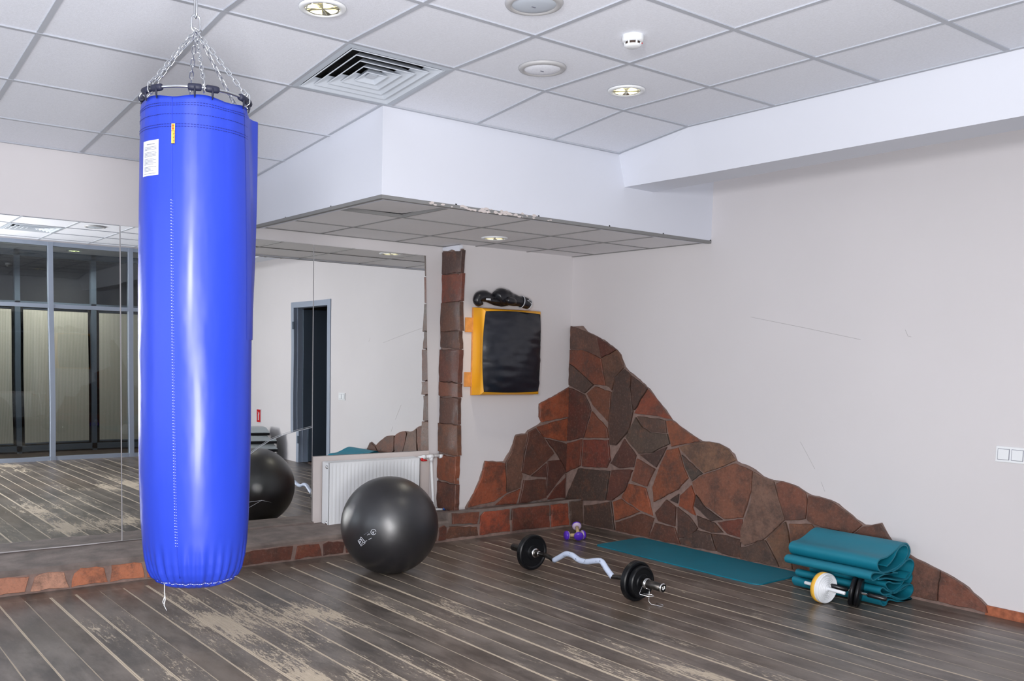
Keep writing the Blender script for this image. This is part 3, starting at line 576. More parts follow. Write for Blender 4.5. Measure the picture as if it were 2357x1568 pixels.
# ------------------------------------------------------------------ punching bag
BX, BY = 1.226, 3.2
bag = thing('punching_bag', 'tall glossy blue vinyl punching bag hanging on chains from the ceiling', 'punching bag', (BX, BY, .555), (0, 0, -.365))
BO = .555
prof = [(.0,.555),(.05,.556),(.095,.563),(.128,.577),(.150,.598),(.165,.625),(.176,.665),(.184,.72),(.189,.80),(.193,.95),(.195,1.15),(.196,1.40),(.195,1.65),(.192,1.90),(.188,2.08),(.185,2.17),(.183,2.235),(.1815,2.25)]
def rad(z):
    for (r0, a), (r1, b) in zip(prof, prof[1:]):
        if z <= b: return r0+(r1-r0)*(z-a)/max(b-a, 1e-6)
    return prof[-1][0]
bm = bmesh.new(); NA = 160
zs = [p[1] for p in prof[1:5]]
zl = []; z = .555
while z < .70: zl.append(z); z += .006
while z < 2.25: zl.append(z); z += .018
zl.append(2.25)
rings = []
def bagr(a, z):
    r = rad(z)
    k = max(0, 1-(z-.575)/.17) if z > .575 else max(0, (z-.553)/.022)
    pl = noise.noise(V3((cos(a)*9, sin(a)*9, z*2.0)))
    r += k*(.0085*pl + .0062*sin(a*34+3*noise.noise(V3((cos(a)*2, sin(a)*2, 1)))))
    t = max(0, (z-1.85)/.4)
    r += t*(.0055*noise.noise(V3((cos(a)*4.5, sin(a)*4.5, z*.8))) + .0016*noise.noise(V3((cos(a)*11, sin(a)*11, z*1.2))))
    r += .002*noise.noise(V3((cos(a)*1.5, sin(a)*1.5, z*2.5)))
    if .583 < z < .592: r -= .003
    return r
def bagz(a, z):                       # scalloped mouth of the bag
    if z > 2.2: return z - (z-2.2)/.05*.010*(1-cos((a-R(8)+pi/2)*6))*.5
    return z
for z in zl[1:]:
    rings.append([bm.verts.new((bagr(a, z)*cos(a), bagr(a, z)*sin(a), bagz(a, z)-BO)) for a in [2*pi*k/NA for k in range(NA)]])
c = bm.verts.new((0, 0, 0))
for k in range(NA): bm.faces.new((c, rings[0][(k+1) % NA], rings[0][k]))
for A, B in zip(rings, rings[1:]):
    for k in range(NA): bm.faces.new((A[k], A[(k+1) % NA], B[(k+1) % NA], B[k]))
inner = [[bm.verts.new((v.co.x*f, v.co.y*f, zz)) for v in rings[-1]] for f, zz in ((.975, rings[-1][0].co.z-.002), (.965, rings[-1][0].co.z-.10))]
prev = rings[-1]
for v, w in zip(inner[0], rings[-1]): v.co.z = w.co.z-.001
for rg in inner:
    for k in range(NA): bm.faces.new((prev[k], prev[(k+1) % NA], rg[(k+1) % NA], rg[k]))
    prev = rg
bm.faces.new(prev)
obj('bag_body', done(bm), M['bag'], bag, smooth=True)
def az(al, r, z): return V3((sin(R(al))*r, -cos(R(al))*r, z-BO))      # azimuth 0 faces the camera side
def onbag(al, z, off=0.):
    a = R(al)-pi/2; return V3((bagr(a, z)+off)*V3((cos(a), sin(a), 0))[i] if i < 2 else bagz(a, z)-BO for i in range(3))
# overlap flap on the right
bm = bmesh.new(); rows = []
for i in range(41):
    z = 2.225 - i*.78/40; t = i/40; w = .034*(1-t)**.8
    r = rad(z)
    P = [onbag(62, z, .0005), onbag(72, z, .002), onbag(82, z, .004), az(92, r+.004+w*.25, z), az(97, r+w*.9+.002, z), az(98.5, r+w+.002, z), az(99.5, r+w*.85, z), az(101, r*.99, z)]
    rows.append([bm.verts.new(p) for p in P])
for a, b in zip(rows, rows[1:]):
    for k in range(7): bm.faces.new((a[k], b[k], b[k+1], a[k+1]))
o = obj('overlap_flap', done(bm), M['bag'], bag, smooth=True); o['label'] = 'flap edge of the blue vinyl'
# stitch rows
for z in (2.222, 2.214, 2.183, 2.150, 2.142):
    bm = bmesh.new()
    for k in range(110):
        a0 = -175 + k*340/110
        if a0 > 165: break
        pts = [onbag(a0+q, z, .0005) for q in (0, 1.1, 2.1)]
        tube(bm, pts, .0011, 5)
    obj('stitching', bm, M['thread'], bag)
bm = bmesh.new(); tube(bm, [onbag(-24.5+ (2.25-z)*3.2, z, .0004) for z in [2.05-.0168*k for k in range(80)]], .0014, 6)
for k in range(120):
    z = 1.9-k*.0098; p = onbag(-24.5+(2.25-z)*3.2, z, .0015); tube(bm, [p+V3((-.0045, 0, .001)), p+V3((.0045, .0008, -.001))], .0007, 4)
obj('seam', bm, M['whitethread'], bag)
obj('piping', tube(bmesh.new(), [onbag(-24.5+ (2.25-z)*3.2, z, .0004) for z in [2.245-.0168*k for k in range(98)]], .0020, 6), M['bag'], bag, smooth=True)
bm = bmesh.new()
for k in range(46):
    a0 = -70+k*3.1; tube(bm, [onbag(a0, .588+.002*sin(k), .0008), onbag(a0+2.2, .588+.002*sin(k+1), .0008)], .0008, 4)
p0 = onbag(-47, .585, 0); tube(bm, [p0, p0+V3((0,0,-.03)), p0+V3((.002,0,-.055)), p0+V3((-.002,0,-.075)), p0+V3((.007,0,-.095))], [.0012,.0012,.0018,.0013,.0006], 5)
tube(bm, [p0+V3((0,0,-.045)), p0+V3((-.006,0,-.062)), p0+V3((-.004,0,-.07))], .001, 5)
obj('loose_thread', bm, M['whitethread'], bag)
# instruction sticker and woven tag
def patch(a0, a1, z0, z1, off, m, name, par, n=10, sl=0.):
    bm = bmesh.new(); rows = [[bm.verts.new(onbag(a0+(a1-a0)*i/n, z1+(z0-z1)*j/8+sl*(i/n), off)) for i in range(n+1)] for j in range(9)]
    for a, b in zip(rows, rows[1:]):
        for k in range(n): bm.faces.new((a[k], b[k], b[k+1], a[k+1]))
    return obj(name, done(bm), m, par, smooth=True)
stk = patch(-65, -39, 1.985, 2.102, .0012, M['sticker'], 'instruction_sticker', bag); stk['label'] = 'white printed sticker'
bm = bmesh.new(); rr = random.Random(2)
for j in range(21):
    z = 2.080-j*.0044
    if j in (3, 8, 14, 19): continue
    e = rr.choice((-42, -42, -42.5, -50, -46)); 
    tube(bm, [onbag(-61+(e+61)*i/6, z, .0019) for i in range(7)], .0006, 4)
tube(bm, [onbag(-57+i*2, 2.089, .0019) for i in range(7)], .0011, 4)
obj('printed_lines', bm, M['ink'], stk)
tg = patch(-24.3, -20.6, 2.085, 2.150, .0035, M['yellowtag'], 'brand_tag', bag, 3); tg['label'] = 'yellow woven tag with red and black marks'
bm = bmesh.new()
for pts in (((-23.6,2.145),(-21.4,2.145)),((-22.5,2.145),(-22.5,2.132)),((-23.6,2.132),(-21.4,2.132))): tube(bm, [onbag(a, z, .0046) for a, z in pts], .0013, 4)
obj('red_mark', bm, M['red'], tg)
bm = bmesh.new()
for pts in (((-24.2,2.126),(-20.7,2.126)),((-21.2,2.1255),(-21.2,2.0855)),((-21.2,2.118),(-22.2,2.115)),((-21.2,2.106),(-22.3,2.104)),((-21.2,2.096),(-22.0,2.092)),((-24.2,2.085),(-20.7,2.085))): tube(bm, [onbag(a, z, .0046) for a, z in pts], .0007, 4)
obj('black_mark', bm, M['grip'], tg)
# ring, sleeves, hooks, chains
RZ = 2.272; RR = .1835
bm = bmesh.new(); tube(bm, [az(a, RR, RZ) for a in range(0, 360, 5)], .0048, 8, closed=True); obj('hoop', bm, M['steel'], bag, smooth=True)
HA = [8+60*k for k in range(6)]
for a in HA:
    for s in (-1, 1):
        bm = bmesh.new(); tube(bm, [az(a+s*q, RR, RZ) for q in (2.2, 3, 6, 9, 12, 15, 15.8)], [.009,.0112,.0118,.0118,.0118,.0112,.009], 10)
        tube(bm, [az(a+s*9, RR+.002, RZ), az(a+s*9, RR+.003, RZ-.02), az(a+s*9, RR+.0005, RZ-.035)], [.013,.012,.004], 8, flat=.3)
        obj('foam_sleeve', bm, M['navy'], bag, smooth=True)
AP = V3((0, 0, 2.515-BO))
def link(bm, c, d, side, L, Wd, r):
    d = d.normalized(); s = (side - d*side.dot(d)).normalized(); pts = []
    for k in range(7): t = -pi/2+pi*k/6; pts.append(c + d*(L/2-Wd/2) + d*cos(t)*Wd/2 + s*sin(t)*Wd/2)
    for k in range(7): t = pi/2+pi*k/6; pts.append(c - d*(L/2-Wd/2) + d*cos(t)*Wd/2 + s*sin(t)*Wd/2)
    tube(bm, pts, r, 6, closed=True)
for a in HA:
    bm = bmesh.new(); p = az(a, RR, RZ+.018); q = AP + (p-AP).normalized()*.012; d = q-p; n = max(2, round(d.length/.0225)); s1, s2 = frame_of(d)
    for k in range(n):
        link(bm, p+d*((k+.5)/n), d, s1 if k % 2 else s2, .0305, .0125, .0017)
    hk = bmesh.new(); o0 = az(a, RR, RZ); tt = (az(a+90, 1, 0)-az(a+90, 0, 0))
    link(hk, az(a, RR+.001, RZ+.004), V3((0,0,1)), az(a, 1, 0)-az(a, 0, 0), .040, .022, .0022)
    ch = obj('chain', bm, M['steel'], bag, smooth=True); obj('snap_hook', hk, M['steel'], bag, smooth=True)
bm = bmesh.new(); link(bm, AP+V3((0,0,.022)), V3((0,0,1)), V3((1,.3,0)), .058, .030, .0034)
tube(bm, [AP+V3((-.02,0,.012)), AP+V3((.02,.006,.0))], .0028, 8); obj('shackle', bm, M['steel'], bag, smooth=True)
bm = bmesh.new(); z = AP.z+.06
link(bm, AP+V3((0,0,.078)), V3((0,0,1)), V3((.3,-1,0)), .075, .024, .0036)
zt = CZ-BO
k = 0; z = AP.z+.125
while z < zt-.04:
    link(bm, V3((0,0,z)), V3((0,0,1)), V3((1,0,0)) if k % 2 else V3((0,1,0)), .044, .019, .0028); z += .034; k += 1
obj('hanging_chain', bm, M['steel'], bag, smooth=True)
bm = bmesh.new(); tube(bm, [(0,0,zt+.012),(0,0,zt-.02)], .0045, 8); lathe(bm, [(0,zt+.001),(.028,zt+.001),(.028,zt-.003),(.012,zt-.006),(0,zt-.006)], 20)
link(bm, V3((0,0,zt-.032)), V3((0,0,1)), V3((0,1,0)), .04, .028, .0035)
obj('ceiling_hook', done(bm), M['steel'], bag, smooth=True)

# ------------------------------------------------------------------ exercise ball
BC = V3((3.205, 4.978, .308)); BR = .3145
ball = thing('exercise_ball', 'big shiny black exercise ball in front of the radiator', 'exercise ball', (BC.x, BC.y, 0))
bm = bmesh.new(); bmesh.ops.create_uvsphere(bm, u_segments=96, v_segments=64, radius=BR)
rotm = Matrix.Rotation(R(58), 4, 'Y') @ Matrix.Rotation(R(25), 4, 'X')
for v in bm.verts:                       # moulded ribs round the axis, sagging a little under its weight
    la = math.asin(max(-1, min(1, v.co.z/BR)))
    v.co *= 1 + .0008*math.exp(-((la % .16)-.08)**2/.00005)
bmesh.ops.transform(bm, matrix=rotm, verts=bm.verts[:])
for v in bm.verts:
    if v.co.z < -.285: v.co.z = -.285-(v.co.z+.285)*-.83 if False else max(v.co.z, -.3092)
o = obj('ball_body', bm, M['ball'], ball, smooth=True); o.location = (0, 0, BC.z)
bm = bmesh.new()
for s in DATA['strokes']: tube(bm, [V3(p)*1.0005 for p in s], .00135, 5)
o = obj('printed_logo', bm, M['whitethread'], ball); o.location = (0, 0, BC.z); o['label'] = 'worn white outline print'
bm = bmesh.new(); tube(bm, [V3(p)*1.0005 for p in DATA['barp']], .0034, 6, flat=.35)
o = obj('printed_logo', bm, M['ink'], ball); o.location = (0, 0, BC.z)
bm = bmesh.new(); tube(bm, [V3((0, 0, BR)) , V3((0,0,BR+.002))], .008, 12); bmesh.ops.transform(bm, matrix=rotm, verts=bm.verts[:])
o = obj('valve', bm, M['grip'], ball); o.location = (0, 0, BC.z)

# ------------------------------------------------------------------ radiator and pipes
rx0, rx1, ry0, ry1, rz0, rz1 = 3.262, 4.066, 5.893, 5.995, .135, .612
rad_ = thing('radiator', 'white ribbed panel radiator standing on the ledge behind the ball', 'radiator', ((rx0+rx1)/2, 5.95, rz0))
bm = bmesh.new(); fr_ = []
# ribbed front: cross-section swept in x
xs = []; x = rx0; NR = 24; pitch = (rx1-rx0-.05)/NR
pts = [(rx0, ry0), (rx0+.025, ry0)]
for k in range(NR):
    a = rx0+.025+k*pitch
    pts += [(a+pitch*.12, ry0), (a+pitch*.28, ry0+.003), (a+pitch*.44, ry0+.003), (a+pitch*.60, ry0), (a+pitch, ry0)]
pts += [(rx1, ry0)]
zs = [(rz0, 0), (rz0+.022, 0), (rz0+.040, 1), (rz1-.040, 1), (rz1-.022, 0), (rz1-.004, 0)]
rows = [[bm.verts.new((px, ry0+(py-ry0)*f, z)) for px, py in pts] for z, f in zs]
for a, b in zip(rows, rows[1:]):
    for k in range(len(pts)-1): bm.faces.new((a[k], a[k+1], b[k+1], b[k]))
fo = into(obj('ribbed_front', done(bm), M['radiator']), rad_); autosmooth(fo, 50)
bm = bmesh.new()
for x in (rx0, rx1-.004): box(bm, x, x+.004, ry0, ry1, rz0, rz1-.002)
box(bm, rx0, rx1, ry1-.003, ry1, rz0, rz1-.01)
into(obj('side_panel', bm, M['radiator']), rad_)
bm = bmesh.new(); box(bm, rx0, rx1, ry0, ry0+.008, rz1-.004, rz1); box(bm, rx0, rx1, ry1-.008, ry1, rz1-.004, rz1)
k = rx0+.01
while k < rx1: box(bm, k, k+.004, ry0, ry1, rz1-.003, rz1-.0005); k += .012
into(obj('top_grille', bm, M['radiator']), rad_)
for z in (rz1-.035, rz0+.03):
    bm = bmesh.new(); lathe(bm, [(0, -.008), (.009, -.008), (.011, -.005), (.011, 0), (.014, 0), (.014, .006)], 18, Matrix.Translation((rx0, ry0+.03, z)) @ Matrix.Rotation(R(90), 4, 'Y'))
    into(obj('end_plug', done(bm), M['chrome'], smooth=True), rad_)
bm = bmesh.new(); lathe(bm, [(0, -.008), (.009, -.008), (.011, -.005), (.011, 0)], 18, Matrix.Translation((rx0, ry0+.03, rz1-.035)) @ Matrix.Rotation(R(90), 4, 'Y')); bm.free()
pp = thing('heating_pipe', 'white plastic heating pipe running down right of the radiator', 'pipe', (4.22, 5.95, .16))
bm = bmesh.new()
tube(bm, [(4.098, 5.965, .602), (4.335, 5.965, .612)], .0125, 14)
for x0, x1, r in ((4.135, 4.165, .017), (4.195, 4.245, .0175), (4.30, 4.335, .017)): tube(bm, [(x0, 5.965, .604), (x1, 5.965, .607)], r, 14)
tube(bm, [(4.22, 5.965, .605), (4.222, 5.965, .565)], .0165, 14); tube(bm, [(4.222, 5.965, .57), (4.252, 5.965, .20), (4.255, 5.965, .165)], .0115, 14)
tube(bm, [(4.255, 5.965, .19), (4.258, 5.965, .166)], .017, 14); tube(bm, [(4.255, 5.965, .178), (4.33, 5.945, .176)], .010, 12)
into(obj('white_pipe', bm, M['plastic'], smooth=True), pp)
bm = bmesh.new(); tube(bm, [(4.067, 5.955, .590), (4.105, 5.962, .598)], .010, 12); into(obj('brass_union', bm, M['darksteel'], smooth=True), pp)
bm = bmesh.new(); tube(bm, [(4.112, 5.94, .592), (4.118, 5.925, .585), (4.15, 5.918, .583)], [.010,.009,.005], 10); lathe(bm, [(0,-.004),(.013,-.004),(.013,.004),(0,.004)], 16, Matrix.Translation((4.112, 5.934, .590)) @ Matrix.Rotation(R(90), 4, 'X'))
o = into(obj('valve_handle', done(bm), M['red'], smooth=True), pp); o['label'] = 'red valve handle'
bm = bmesh.new(); tube(bm, [(4.335, 5.915, .200), (4.355, 5.91, .182), (4.362, 5.905, .176)], [.010,.013,.009], 10); tube(bm, [(4.325, 5.93, .188), (4.34, 5.925, .182)], .012, 10)
o = into(obj('valve_handle', bm, M['blue'], smooth=True), pp); o['label'] = 'blue valve handle'

# ------------------------------------------------------------------ wall pad and gloves
pad = thing('punching_pad', 'yellow and black wall mounted punching pad above the stones', 'punching pad', (4.8, VP, 1.11))
def padpt(s, t, d):                    # s across, t up, d depth: 0 wall .. .8 shoulder .. 1 black panel edge
    e = abs(2*t-1); w = min(d/.8, 1); k = max(0, (d-.8)/.2)
    x0, x1, z0, z1 = 4.488+.014*w, 5.143-.030*w, 1.100+.006*w, 1.790-.008*w
    x0 += .020*sin(pi*t)*sin(pi*w); x0 += k*(.012-.012*sin(pi*t)+.010*e**3); x1 -= k*(.014+.012*e**4)
    z0 += k*(.026-.008*sin(pi*s)); z1 -= k*(.024-.010*sin(pi*s))
    x = x0+(x1-x0)*s; z = z0+(z1-z0)*t
    y = VP-.016-.095*w-.018*k
    if d > .999: y -= .068*(1-abs(2*s-1)**2.6)*(1-e**3)
    return V3((x, y, z))
n = 28
def gridmesh(f, nu, nv):
    bm = bmesh.new(); G = [[bm.verts.new(f(i/nu, j/nv)) for i in range(nu+1)] for j in range(nv+1)]
    for a, b in zip(G, G[1:]):
        for k in range(nu): bm.faces.new((a[k], a[k+1], b[k+1], b[k]))
    return bm
def wr(p, k=.004):
    q = V3(p); q.y += k*noise.noise(V3((p.x*7, p.z*22, 2)))*1.0; return q
bm = gridmesh(lambda s, t: wr(padpt(s, t, 1), .012), 40, 40)
into(obj('black_face', done(bm), M['padblack'], smooth=True), pad)
bm = bmesh.new()
for f in (lambda s, t: padpt(0, t, s), lambda s, t: padpt(1, t, s), lambda s, t: padpt(t, 0, s), lambda s, t: padpt(t, 1, s)):
    g = gridmesh(f, 8, 24); me = bpy.data.meshes.new('t'); g.to_mesh(me); g.free(); bm.from_mesh(me); bpy.data.meshes.remove(me)
bmesh.ops.remove_doubles(bm, verts=bm.verts[:], dist=.0006)
o = into(obj('yellow_side', done(bm), M['padyellow'], smooth=True), pad); autosmooth(o, 35)
bm = bmesh.new(); per = [padpt(0, k/20, 1) for k in range(20)]+[padpt(k/20, 1, 1) for k in range(20)]+[padpt(1, 1-k/20, 1) for k in range(20)]+[padpt(1-k/20, 0, 1) for k in range(20)]
tube(bm, per, .0028, 6, closed=True); into(obj('piping', bm, M['grip'], smooth=True), pad)
into(obj('backing_board', bx(4.484, 5.146, VP-.017, VP-.001, 1.098, 1.792, bev=.003), M['ply']), pad)
for z0 in (1.165, 1.595):
    tb_ = into(obj('mounting_tab', bx(4.415, 4.52, VP-.014, VP-.001, z0, z0+.115, bev=.005), M['ply']), pad)
    bm = bmesh.new(); lathe(bm, [(0, -.006), (.007, -.005), (.010, -.001), (.016, 0), (.016, .002)], 16, Matrix.Translation((4.45, VP-.015, z0+.065)) @ Matrix.Rotation(R(-90), 4, 'X'))
    o = obj('bolt', done(bm), M['steel'], smooth=True); o.parent = tb_; o.matrix_parent_inverse = Matrix.Translation(-V3(pad.location))
def glove(name, label, path, radii, thumb, trad, cuff, parent_loc, extra=None):
    g = thing(name, label, 'boxing glove', parent_loc, group='boxing gloves on the wall pad')
    def smoothpath(P, Rr, n=8):
        out = []; rr = []
        for i in range(len(P)-1):
            p0, p1, p2, p3 = (V3(P[max(i-1, 0)]), V3(P[i]), V3(P[i+1]), V3(P[min(i+2, len(P)-1)]))
            for k in range(n):
                t = k/n; out.append(.5*((2*p1)+(-p0+p2)*t+(2*p0-5*p1+4*p2-p3)*t*t+(-p0+3*p1-3*p2+p3)*t**3)); rr.append(Rr[i]+(Rr[i+1]-Rr[i])*(t*t*(3-2*t)))
        out.append(V3(P[-1])); rr.append(Rr[-1]); return out, rr
    bm = bmesh.new(); p, r = smoothpath(path, radii); tube(bm, p, r, 20)
    into(obj('glove_body', bm, M['blackleather'], smooth=True), g)
    bm = bmesh.new(); p, r = smoothpath(thumb, trad); tube(bm, p, r, 16); into(obj('thumb', bm, M['blackleather'], smooth=True), g)
    if cuff:
        bm = bmesh.new(); p, r = smoothpath(*cuff); tube(bm, p, r, 24); into(obj('cuff', bm, M['blackleather'], smooth=True), g)
        for i in (0, len(p)-1):
            bm = bmesh.new(); d = (p[1]-p[0]) if i == 0 else (p[-1]-p[-2]); a, b = frame_of(d)
            tube(bm, [p[i]+(a*cos(t)+b*sin(t))*r[i]*1.02 for t in [2*pi*k/24 for k in range(24)]], .0035, 6, closed=True)
            into(obj('white_piping', bm, M['sticker'], smooth=True), g)
    return g
GZ = 1.792; gy = VP-.075
g1 = glove('boxing_glove', 'black boxing glove with white cuff piping, right one on top of the wall pad',
  [(4.955, gy, GZ+.060), (4.90, gy, GZ+.066), (4.83, gy, GZ+.075), (4.765, gy, GZ+.088), (4.71, gy-.005, GZ+.092), (4.668, gy-.01, GZ+.082), (4.645, gy-.012, GZ+.070)],
  [.036, .042, .050, .063, .068, .056, .012],
  [(4.82, gy-.045, GZ+.055), (4.775, gy-.062, GZ+.058), (4.735, gy-.068, GZ+.062), (4.71, gy-.062, GZ+.066)], [.024, .030, .028, .008],
  ([(4.925, gy-.002, GZ+.062), (4.965, gy-.002, GZ+.056), (5.005, gy-.002, GZ+.045)], [.047, .046, .040]), (4.83, gy, GZ))
bm = bmesh.new()
for pts in (((4.955,.078),(4.965,.070),(4.985,.066)),((4.962,.074),(4.975,.080)),((4.985,.066),(5.0,.052)),((4.972,.086),(4.99,.078))): tube(bm, [V3((a, gy-.045, GZ+b-.004)) for a, b in pts], .0022, 5)
into(obj('cuff_print', bm, M['sticker']), g1)
g2 = glove('boxing_glove', 'black boxing glove curled over at the left, mostly behind its pair on the wall pad',
  [(4.80, gy+.020, GZ+.045), (4.73, gy+.02, GZ+.045), (4.66, gy+.018, GZ+.058), (4.60, gy+.01, GZ+.078), (4.545, gy+.005, GZ+.088), (4.500, gy, GZ+.080), (4.478, gy, GZ+.055), (4.490, gy, GZ+.034), (4.53, gy, GZ+.028)],
  [.022, .030, .034, .040, .045, .043, .036, .032, .010],
  [(4.70, gy-.02, GZ+.050), (4.64, gy-.032, GZ+.052), (4.59, gy-.035, GZ+.055), (4.565, gy-.032, GZ+.056)], [.014, .017, .016, .005],
  None, (4.6, gy, GZ))
into(obj('glove_label', bx(4.528, 4.572, gy-.050, gy-.0455, GZ+.054, GZ+.068, bev=.001), M['sticker']), g2)

# ------------------------------------------------------------------ switches
def switch(name, label, y0, z0, n, loc):
    s = thing(name, label, 'light switch', (UR, y0, z0))
    w = .071*n
    into(obj('frame', bx(UR-.008, UR, y0-w/2-.006, y0+w/2+.006, z0-.044, z0+.044, bev=.003), M['plastic']), s)
    for k in range(n):
        yc = y0-w/2+.071*(k+.5)
        into(obj('inset', bx(UR-.0088, UR-.004, yc-.031, yc+.031, z0-.031, z0+.031), M['ink']), s)
        into(obj('rocker', bx(UR-.012, UR-.004, yc-.028, yc+.028, z0-.0285, z0+.0285, bev=.001), M['plastic']), s)
    return s
switch('light_switch', 'white two gang light switch plate at the right edge of the wall', 2.285, .92, 2, None)

# ------------------------------------------------------------------ barbell
BBX = 4.05; P = DATA['bb']
bb = thing('barbell', 'zigzag curl bar barbell with black plates lying on the floor', 'barbell', (BBX, 4.05, 0))
PR = .118
def axy(x, y, z): return Matrix.Translation((x, y, z)) @ Matrix.Rotation(R(90), 4, 'X')   # local z -> -y
for pts in ([(BBX, 4.48, .121), (BBX, P[3][0]+.01, .1225), (BBX, P[4][0], .104), (BBX, P[5][0]+.03, .122)],
            [(BBX, P[13][0]+.02, .112), (BBX, P[13][0], .104), (BBX, P[14][0]-.02, .113), (BBX, P[15][0], .119), (BBX, 3.66, .119)]):
    into(obj('bar', tube(bmesh.new(), pts, .0150, 12), M['darksteel'], smooth=True), bb)
m = mat('blue_white_tape', (.50,.57,.72), .4, bump=(60,.4,.003)); nb = NB(m); tc = nb.n('TexCoord').outputs['Object']
nb.l(nb.mix(nb.step(nb.noise(tc, 38, 5, .7), .60, .66), (.50,.57,.72), (.05,.06,.10)), nb.b.inputs['Base Color']); M['bluetape'] = m
zz2 = [(P[i][0], P[i][1]) for i in range(4, 14)]; zz2[0] = (P[4][0], .104); zz2[-1] = (P[13][0], .102)
fine = []
for i in range(len(zz2)-1):
    for k in range(4): t = k/4; fine.append((BBX, zz2[i][0]+(zz2[i+1][0]-zz2[i][0])*t, zz2[i][1]+(zz2[i+1][1]-zz2[i][1])*t))
fine.append((BBX, *zz2[-1]))
sm_ = [V3(p) for p in fine]
for _ in range(2): sm_ = [sm_[0]]+[(sm_[i-1]+sm_[i]*2+sm_[i+1])/4 for i in range(1, len(sm_)-1)]+[sm_[-1]]
bm = bmesh.new(); tube(bm, sm_, .0175, 12); o = into(obj('taped_grip', bm, M['bluetape'], smooth=True), bb); o['label'] = 'worn bluish white tape on the zigzag grip'
def plate(y, r, th, tx=True, big=True):
    bm = bmesh.new(); h2 = th/2
    prof_ = [(.0262, -h2), (.046, -h2), (.050, -h2+.006), (r*.80, -h2+.006), (r*.86, -h2), (r*.95, -h2), (r, -h2+.006), (r, h2-.006), (r*.95, h2), (r*.86, h2), (r*.80, h2-.006), (.050, h2-.006), (.046, h2), (.0262, h2)]
    lathe(bm, prof_, 56, axy(BBX, y, PR+.001), close=True)
    o = into(obj('weight_plate', done(bm), M['blackrub']), bb); autosmooth(o, 30)
    return o
M['emboss'] = mat('embossed_rubber', (.06,.06,.065), .4)
def arc_text(s, rr_, y, size, par, a0, flip):
    for k, ch in enumerate(s):
        a = a0 + (k-(len(s)-1)/2)*size*.82/rr_*(1 if flip else 1)
        mt = Matrix.Translation((BBX, y, PR)) @ Matrix.Rotation(R(90), 4, 'X') @ Matrix.Rotation(-a, 4, 'Z') @ Matrix.Translation((0, rr_, 0))
        yield ch, mt
def emboss(s, rr_, y, size, par, a0=0, name='raised_letters'):
    bmx = bmesh.new()
    for ch, mt in arc_text(s, rr_, y, size, par, a0, True):
        t = text('x', ch, size, M['emboss'], None, mt, .0008); bmx.from_mesh(t.data); me = t.data; bpy.data.objects.remove(t); bpy.data.meshes.remove(me)
    o = obj(name, bmx, M['emboss']); o.parent = par; o.matrix_parent_inverse = Matrix.Translation(-V3(bb.location)); return o
pl1 = plate(4.545, PR, .042)
emboss('KETTLER', .070, 4.545-.0165, .021, pl1); 
b2 = text('raised_letters', '10', .024, M['emboss'], None, Matrix.Translation((BBX-.002, 4.545-.0165, PR-.066)) @ Matrix.Rotation(R(90), 4, 'X'), .0008); b2.parent = pl1; b2.matrix_parent_inverse = Matrix.Translation(-V3(bb.location))
b2 = text('raised_letters', 'KG', .019, M['emboss'], None, Matrix.Translation((BBX-.002, 4.545-.0165, PR-.085)) @ Matrix.Rotation(R(90), 4, 'X'), .0008); b2.parent = pl1; b2.matrix_parent_inverse = Matrix.Translation(-V3(bb.location))
plate(3.628, PR, .040)
pl3 = plate(3.590, .095, .034)
emboss('KETTLER', .064, 3.590-.0125, .015, pl3, -.2)
for y0, y1 in ((4.50, 4.735), (3.43, 3.665)):
    bm = bmesh.new(); tube(bm, [(BBX, y0, PR+.001), (BBX, y1, PR+.001)], .0245, 24); into(obj('sleeve', bm, M['darksteel'], smooth=True), bb)
bm = bmesh.new(); lathe(bm, [(.0135, -.003), (.0265, -.003), (.0265, .006), (.022, .008)], 28, axy(BBX, 3.432, PR+.001)); tube(bm, circle(.013, 20), .002, 6, closed=True) if False else None
lathe(bm, [(0, -.001), (.012, -.001), (.012, .004)], 20, axy(BBX, 3.428, PR+.001)); into(obj('end_cap', done(bm), M['chrome'], smooth=True), bb)
bm = bmesh.new(); lathe(bm, [(.014, -.012), (.026, -.012), (.030, -.006), (.030, .006), (.014, .006)], 28, axy(BBX, 4.512, PR+.001)); lathe(bm, [(.013, -.004), (.017, -.004), (.017, .004), (.013, .004)], 20, axy(BBX, 4.475, PR+.003)); into(obj('inner_collar', done(bm), M['chrome'], smooth=True), bb)
bm = bmesh.new()
c0 = V3((BBX, 3.555, PR+.001)); coil = []
for k in range(75):
    a = R(200)+k*2*pi/24; coil.append(c0+V3((cos(a)*.0285, -k*.00026, sin(a)*.0285)))
def wr_(pts): tube(bm, pts, .0023, 6)
tube(bm, coil, .0026, 6)
e = coil[-1]; s = coil[0]
wr_([s, V3((BBX-.052, 3.553, .070)), V3((BBX-.055, 3.548, .064)), V3((BBX-.028, 3.510, .056)), V3((BBX-.012, 3.492, .056)), V3((BBX-.006, 3.488, .060)), V3((BBX-.012, 3.496, .068)), V3((BBX-.04, 3.54, .066))])
wr_([e, V3((BBX+.004, 3.532, .088)), V3((BBX+.002, 3.528, .060)), V3((BBX-.004, 3.524, .020)), V3((BBX+.002, 3.512, .006)), V3((BBX+.02, 3.46, .004)), V3((BBX+.03, 3.447, .006)), V3((BBX+.035, 3.455, .012)), V3((BBX+.018, 3.49, .014))])
into(obj('spring_clip', bm, M['chrome'], smooth=True), bb)
bm = bmesh.new(); lathe(bm, [(.025, -.006), (.031, -.006), (.031, .006), (.025, .006)], 28, axy(BBX, 4.60, PR+.001)); into(obj('spring_clip', done(bm), M['chrome'], smooth=True), bb)

